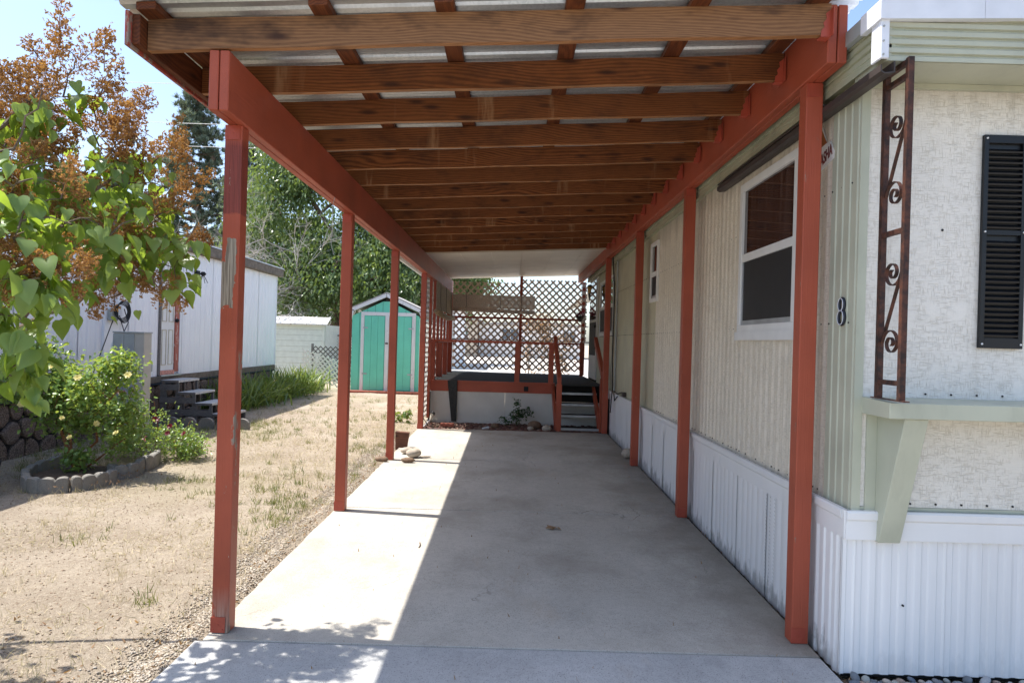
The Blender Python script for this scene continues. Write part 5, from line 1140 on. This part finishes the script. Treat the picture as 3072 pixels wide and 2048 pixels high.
# ================================================================== SMALL THINGS
def block(pts, label, h=.115, th=.055, name='edging_block', grp='scalloped concrete edging blocks round the rose bed', lobes=5):
    """curved scalloped edging: pts = centreline polyline"""
    P = [Vector((x, y, 0)) for x, y in pts]; n = 8*lobes; out = []
    def at(t):
        s = t*(len(P)-1); i = min(int(s), len(P)-2); u = s-i
        p0, p1, p2, p3 = P[max(i-1, 0)], P[i], P[i+1], P[min(i+2, len(P)-1)]
        return .5*((2*p1)+(p2-p0)*u+(2*p0-5*p1+4*p2-p3)*u*u+(3*p1-p0-3*p2+p3)*u**3)
    b = MB(); vs = []
    for k in range(n+1):
        t = k/n; p = at(t); d = (at(min(1, t+.01))-at(max(0, t-.01))).normalized(); nn = Vector((-d.y, d.x, 0)); ph = (t*lobes) % 1; sc = math.sqrt(max(0, 1-(2*ph-1)**2)); bul = 1+.35*sc; z0 = gz(p.y)-.06; z1 = gz(p.y)+h-.035+.035*sc
        for s_, zz in ((-1, z0), (1, z0), (1, z1-.008), (.7, z1), (-.7, z1), (-1, z1-.008)): q_ = p+nn*th/2*s_*bul; vs.append((q_.x, q_.y, zz))
    fs = [(5, 4, 3, 2, 1, 0), tuple(n*6+j for j in range(6))]
    for k in range(n):
        a = k*6; fs += [(a+j, a+(j+1) % 6, a+6+(j+1) % 6, a+6+j) for j in range(6)]
    b.add(vs, fs); o = b.build(name, M['block'], bevel=0); tag(o, label, 'edging block', grp); return o
block([(-4.62, 6.55), (-4.80, 6.80), (-4.92, 7.10)], 'scalloped grey edging block on the left side of the rose bed', lobes=3)
block([(-4.63, 6.53), (-4.41, 6.43), (-4.18, 6.51)], 'scalloped grey edging block nearest the camera left of the dark joint', lobes=4)
block([(-4.165, 6.52), (-4.04, 6.68), (-3.985, 6.93)], 'scalloped grey edging block nearest the camera right of the dark joint', lobes=4)
block([(-4.93, 7.14), (-4.95, 7.50), (-4.75, 7.70)], 'scalloped edging block behind the thick rose stem', lobes=3)
block([(-4.20, 7.20), (-4.05, 7.12), (-3.98, 7.26), (-4.05, 7.55)], 'curved scalloped edging block in the middle of the rose bed border', lobes=4)
block([(-4.06, 7.60), (-4.07, 7.85), (-4.16, 8.10)], 'scalloped edging block under the low red roses, second last of the border', lobes=3)
block([(-4.10, 8.45), (-3.98, 8.58), (-3.96, 8.78)], 'scalloped edging block at the right end of the red rose bush', lobes=3)
for i in range(6):
    x = -5.62+i*.28; b = MB(); pr_ = [(x-.12, 10.75, .05)]+[(x+.12*math.cos(a), 10.75, .15+.10*math.sin(a)) for a in np.linspace(math.pi, 0, 9)]+[(x+.12, 10.75, .05)]
    b.prism(pr_, (0, .06, 0)); tag(b.build('round_top_block', M['block'], bevel=.004), ('first', 'second', 'third', 'fourth', 'fifth', 'last')[i]+' round topped concrete block from the left before the wooden steps', 'edging block', 'round topped blocks before the wooden steps')
bed = MB(); bed.lathe([(.50, -.02), (.49, .10), (.3, .12), (.02, .13)], (-4.45, 7.05, 0), 20); o = bed.build('rose_bed_soil', M['soil']); o.scale = (.8, .85, 1); tag(o, kind='structure')
n = 800; xy = np.column_stack([rng.normal(-4.35, .22, n), rng.normal(6.95, .2, n)]); o = blades('rose_bed_litter', xy, .012, .03, .012, M['dryleaf'], 1.2, z=np.full(n, .10)); tag(o, 'dry leaves covering the soil of the rose bed', 'leaf litter', kind='stuff')
b = MB().lathe([(.15, .0), (.19, .26), (.20, .30), (.175, .30), (.16, .27)], (-4.88, 6.25, .04), 20); o = b.build('black_pot', M['black2'], smooth=True); tag(o, 'black plastic nursery pot at the left edge of the yard', 'pot')
# block and stones at the third left post
MB_ = MB().hexa([(-1.55, 9.32, .06), (-1.40, 9.32, .06), (-1.40, 9.40, .06), (-1.55, 9.42, .06), (-1.56, 9.33, .31), (-1.37, 9.33, .30), (-1.37, 9.41, .30), (-1.56, 9.43, .31)])
o = MB_.build('wooden_block', M['cut_wood'], bevel=.004); tag(o, 'upright dark brown wooden block behind the third left post', 'block')
MB_.v.clear()
def rock(name, c, r, sc, mat, label, cat='stone', seed=1, rz=0, group=None):
    b = MB(); b.ball((0, 0, 0), r, 12, 8, sc=sc, jit=.05, seed=seed); o = b.build(name, mat, smooth=True, origin=(0, 0, 0)); o.location = (c[0], c[1], gz(c[1])+c[2]); o.rotation_euler = (0, 0, rz); tag(o, label, cat, group)
rock('stone', (-1.32, 8.86, .045), .07, (1.25, .8, .65), M['rock'], 'smooth pinkish oblong stone nearest the upright wooden block', seed=2, rz=.2)
rock('stone', (-1.20, 8.62, .06), .10, (1.0, .8, .6), M['rock'], 'largest pale stone on the concrete edge near the third left post', seed=3, rz=.6)
rock('stone', (-1.22, 8.28, .032), .062, (1.35, .7, .52), M['brown_rock'], 'flat brown oval stone lying on the sunlit concrete', seed=4, rz=.1)
rock('stone', (-1.54, 8.30, .03), .06, (1.4, .8, .55), M['brown_rock'], 'dark red stone in the gravel left of the third left post', seed=5)
rock('stone', (-1.05, 8.60, .02), .04, (1.9, .45, .35), M['rock'], 'thin tan stick-like stone pointing right from the pale stone', seed=6, rz=.15)
rock('stone', (1.56, 8.98, .07), .075, (1.1, 1, .9), M['rock'], 'round tan stone by the white skirting near the third right post', seed=7)
# leaf on the slab
me = LV[2].copy(); me.materials.clear(); me.materials.append(M['dryleaf']); 
lfp = empty('fallen_leaf', (.37, 5.60, gz(5.6)+.004), 'curled yellow brown leaf lying on the shaded concrete', 'leaf')
for k, (dx, dy, a, s_) in enumerate(((0, 0, .4, .08), (.03, .02, 2.2, .06), (-.04, .01, 4.0, .06), (.05, -.02, 5.2, .05))): inst('leaf_piece', me, lfp, (dx, dy, .012), (.25*(-1)**k, .3, a), s_)
b = MB().tube([(-.64, 5.02, gz(5)+.004), (-.638, 5.08, gz(5)+.006), (-.65, 5.14, gz(5)+.004)], .005, 5); tag(b.build('twig', M['bark']), 'small dry twig on the sunlit concrete', 'twig')
# river pebbles by the front skirting
pb = empty('pebble_bed', (2.4, 3.1, 0), None, None); tag(pb, kind='structure')
MB().box(1.60, 5.3, 2.0, 3.32, -.1, -.012).build('bed_soil', M['soil'], pb)
pm = [MB().ball((0, 0, 0), 1, 10, 7, sc=(1.15, .85, .6), jit=.05, seed=s_).mesh('pebble', [M['pebble']], smooth=True) for s_ in range(5)]
wl = worldloc(pb); k = 0; placed = []
for tr in range(9000):
    x, y = rnd.uniform(1.64, 2.9), 3.30-rnd.random()**1.2*.62; r = rnd.uniform(.014, .031)
    if x < 1.66+(3.3-y)*.0: continue
    if any((x-a)**2+(y-b_)**2 < ((r+c)*.82)**2 for a, b_, c in placed): continue
    placed.append((x, y, r)); inst('pebble', pm[k % 5], pb, Vector((x, y, -.01+r*.45+rnd.uniform(0, .014)))-wl, (rnd.gauss(0, .3), rnd.gauss(0, .3), rnd.uniform(0, 6.3)), r); k += 1
    if k >= 290: break
n = 1800; xy = np.column_stack([rng.uniform(1.62, 3.2, n), rng.uniform(2.4, 3.31, n)]); o = stones('small_pebbles', xy, .007, .02, stonemat('river_gravel', [(.30, .32, .35), (.16, .18, .2), (.42, .36, .3), (.2, .21, .22), (.36, .37, .33)]), z=np.full(n, -.006), parent=pb); tag(o, kind='stuff')
n = 300; xy = np.column_stack([rng.uniform(1.615, 1.66, n), rng.uniform(3.2, 11.2, n)]); o = blades('wall_foot_litter', xy, .01, .03, .01, M['dryleaf'], 1, z=np.array([gz(v)-.03 for v in xy[:, 1]])); tag(o, 'dry leaves in the gap along the white skirting', 'leaf litter', kind='stuff')
# rock strip in front of the porch
n = 1500; xy = np.column_stack([rng.uniform(-1.45, 1.6, n), rng.uniform(11.30, 12.24, n)]); o = stones('lava_rock_strip', xy, .018, .045, stonemat('lava_gravel', [(.10, .035, .025), (.15, .06, .04), (.07, .03, .025), (.22, .14, .1)]), z=np.full(n, .095)); tag(o, 'dark red lava rock filling the strip before the porch', 'gravel', kind='stuff')
MB().box(-1.5, 1.63, 11.275, 12.26, -.05, .095).build('rock_bed_soil', M['soil'])['kind'] = 'structure'
for i, (x, y, r, lab, mt) in enumerate(((.42, 11.65, .10, 'large brown rock right of the dark green plant', 'brown_rock'), (.62, 11.42, .07, 'pale tan rock close to the left stair post', 'rock'), (.35, 11.45, .045, 'small pale rock on the edge of the lava strip', 'rock'), (-.25, 11.6, .06, 'flat reddish rock in the lava strip left of the plant', 'brown_rock'))):
    rock('rock', (x, y, r*.5), r, (1.2, .9, .8), M[mt], lab, 'rock', seed=30+i)
o = MB().box(-1.16, -.94, 11.42, 11.53, .13, .185).build('loose_brick', M['brick'], bevel=.006); tag(o, 'red brick lying in lattice shade before the porch', 'brick')
sl = empty('solar_path_light', (-1.36, 11.50, .12), 'tilted pale solar path light leaning beside the fourth left post', 'garden light')
MB().tube([(-1.44, 11.42, .12), (-1.33, 11.48, .24)], .012, 8).build('stake', M['white'], sl); MB().tube([(-1.33, 11.48, .24), (-1.305, 11.5, .33)], [.02, .032], 10).build('light_body', M['cream2'], sl); MB().tube([(-1.305, 11.5, .33), (-1.285, 11.51, .36)], [.045, .03], 10).build('cap', M['black2'], sl)
MB().bar((-1.47, 11.4, .30), (-1.36, 11.46, .13), .012, .012).build('spike', M['black2'], sl)
o = MB().hexa([(-.46, 11.33, .125), (-.36, 11.40, .125), (-.34, 11.38, .125), (-.44, 11.30, .125), (-.46, 11.33, .14), (-.36, 11.40, .16), (-.34, 11.38, .16), (-.44, 11.30, .14)]).build('paper_scrap', M['white_metal']); tag(o, 'scrap of pale litter on the lava rocks', 'litter')
bpy.context.view_layer.update()
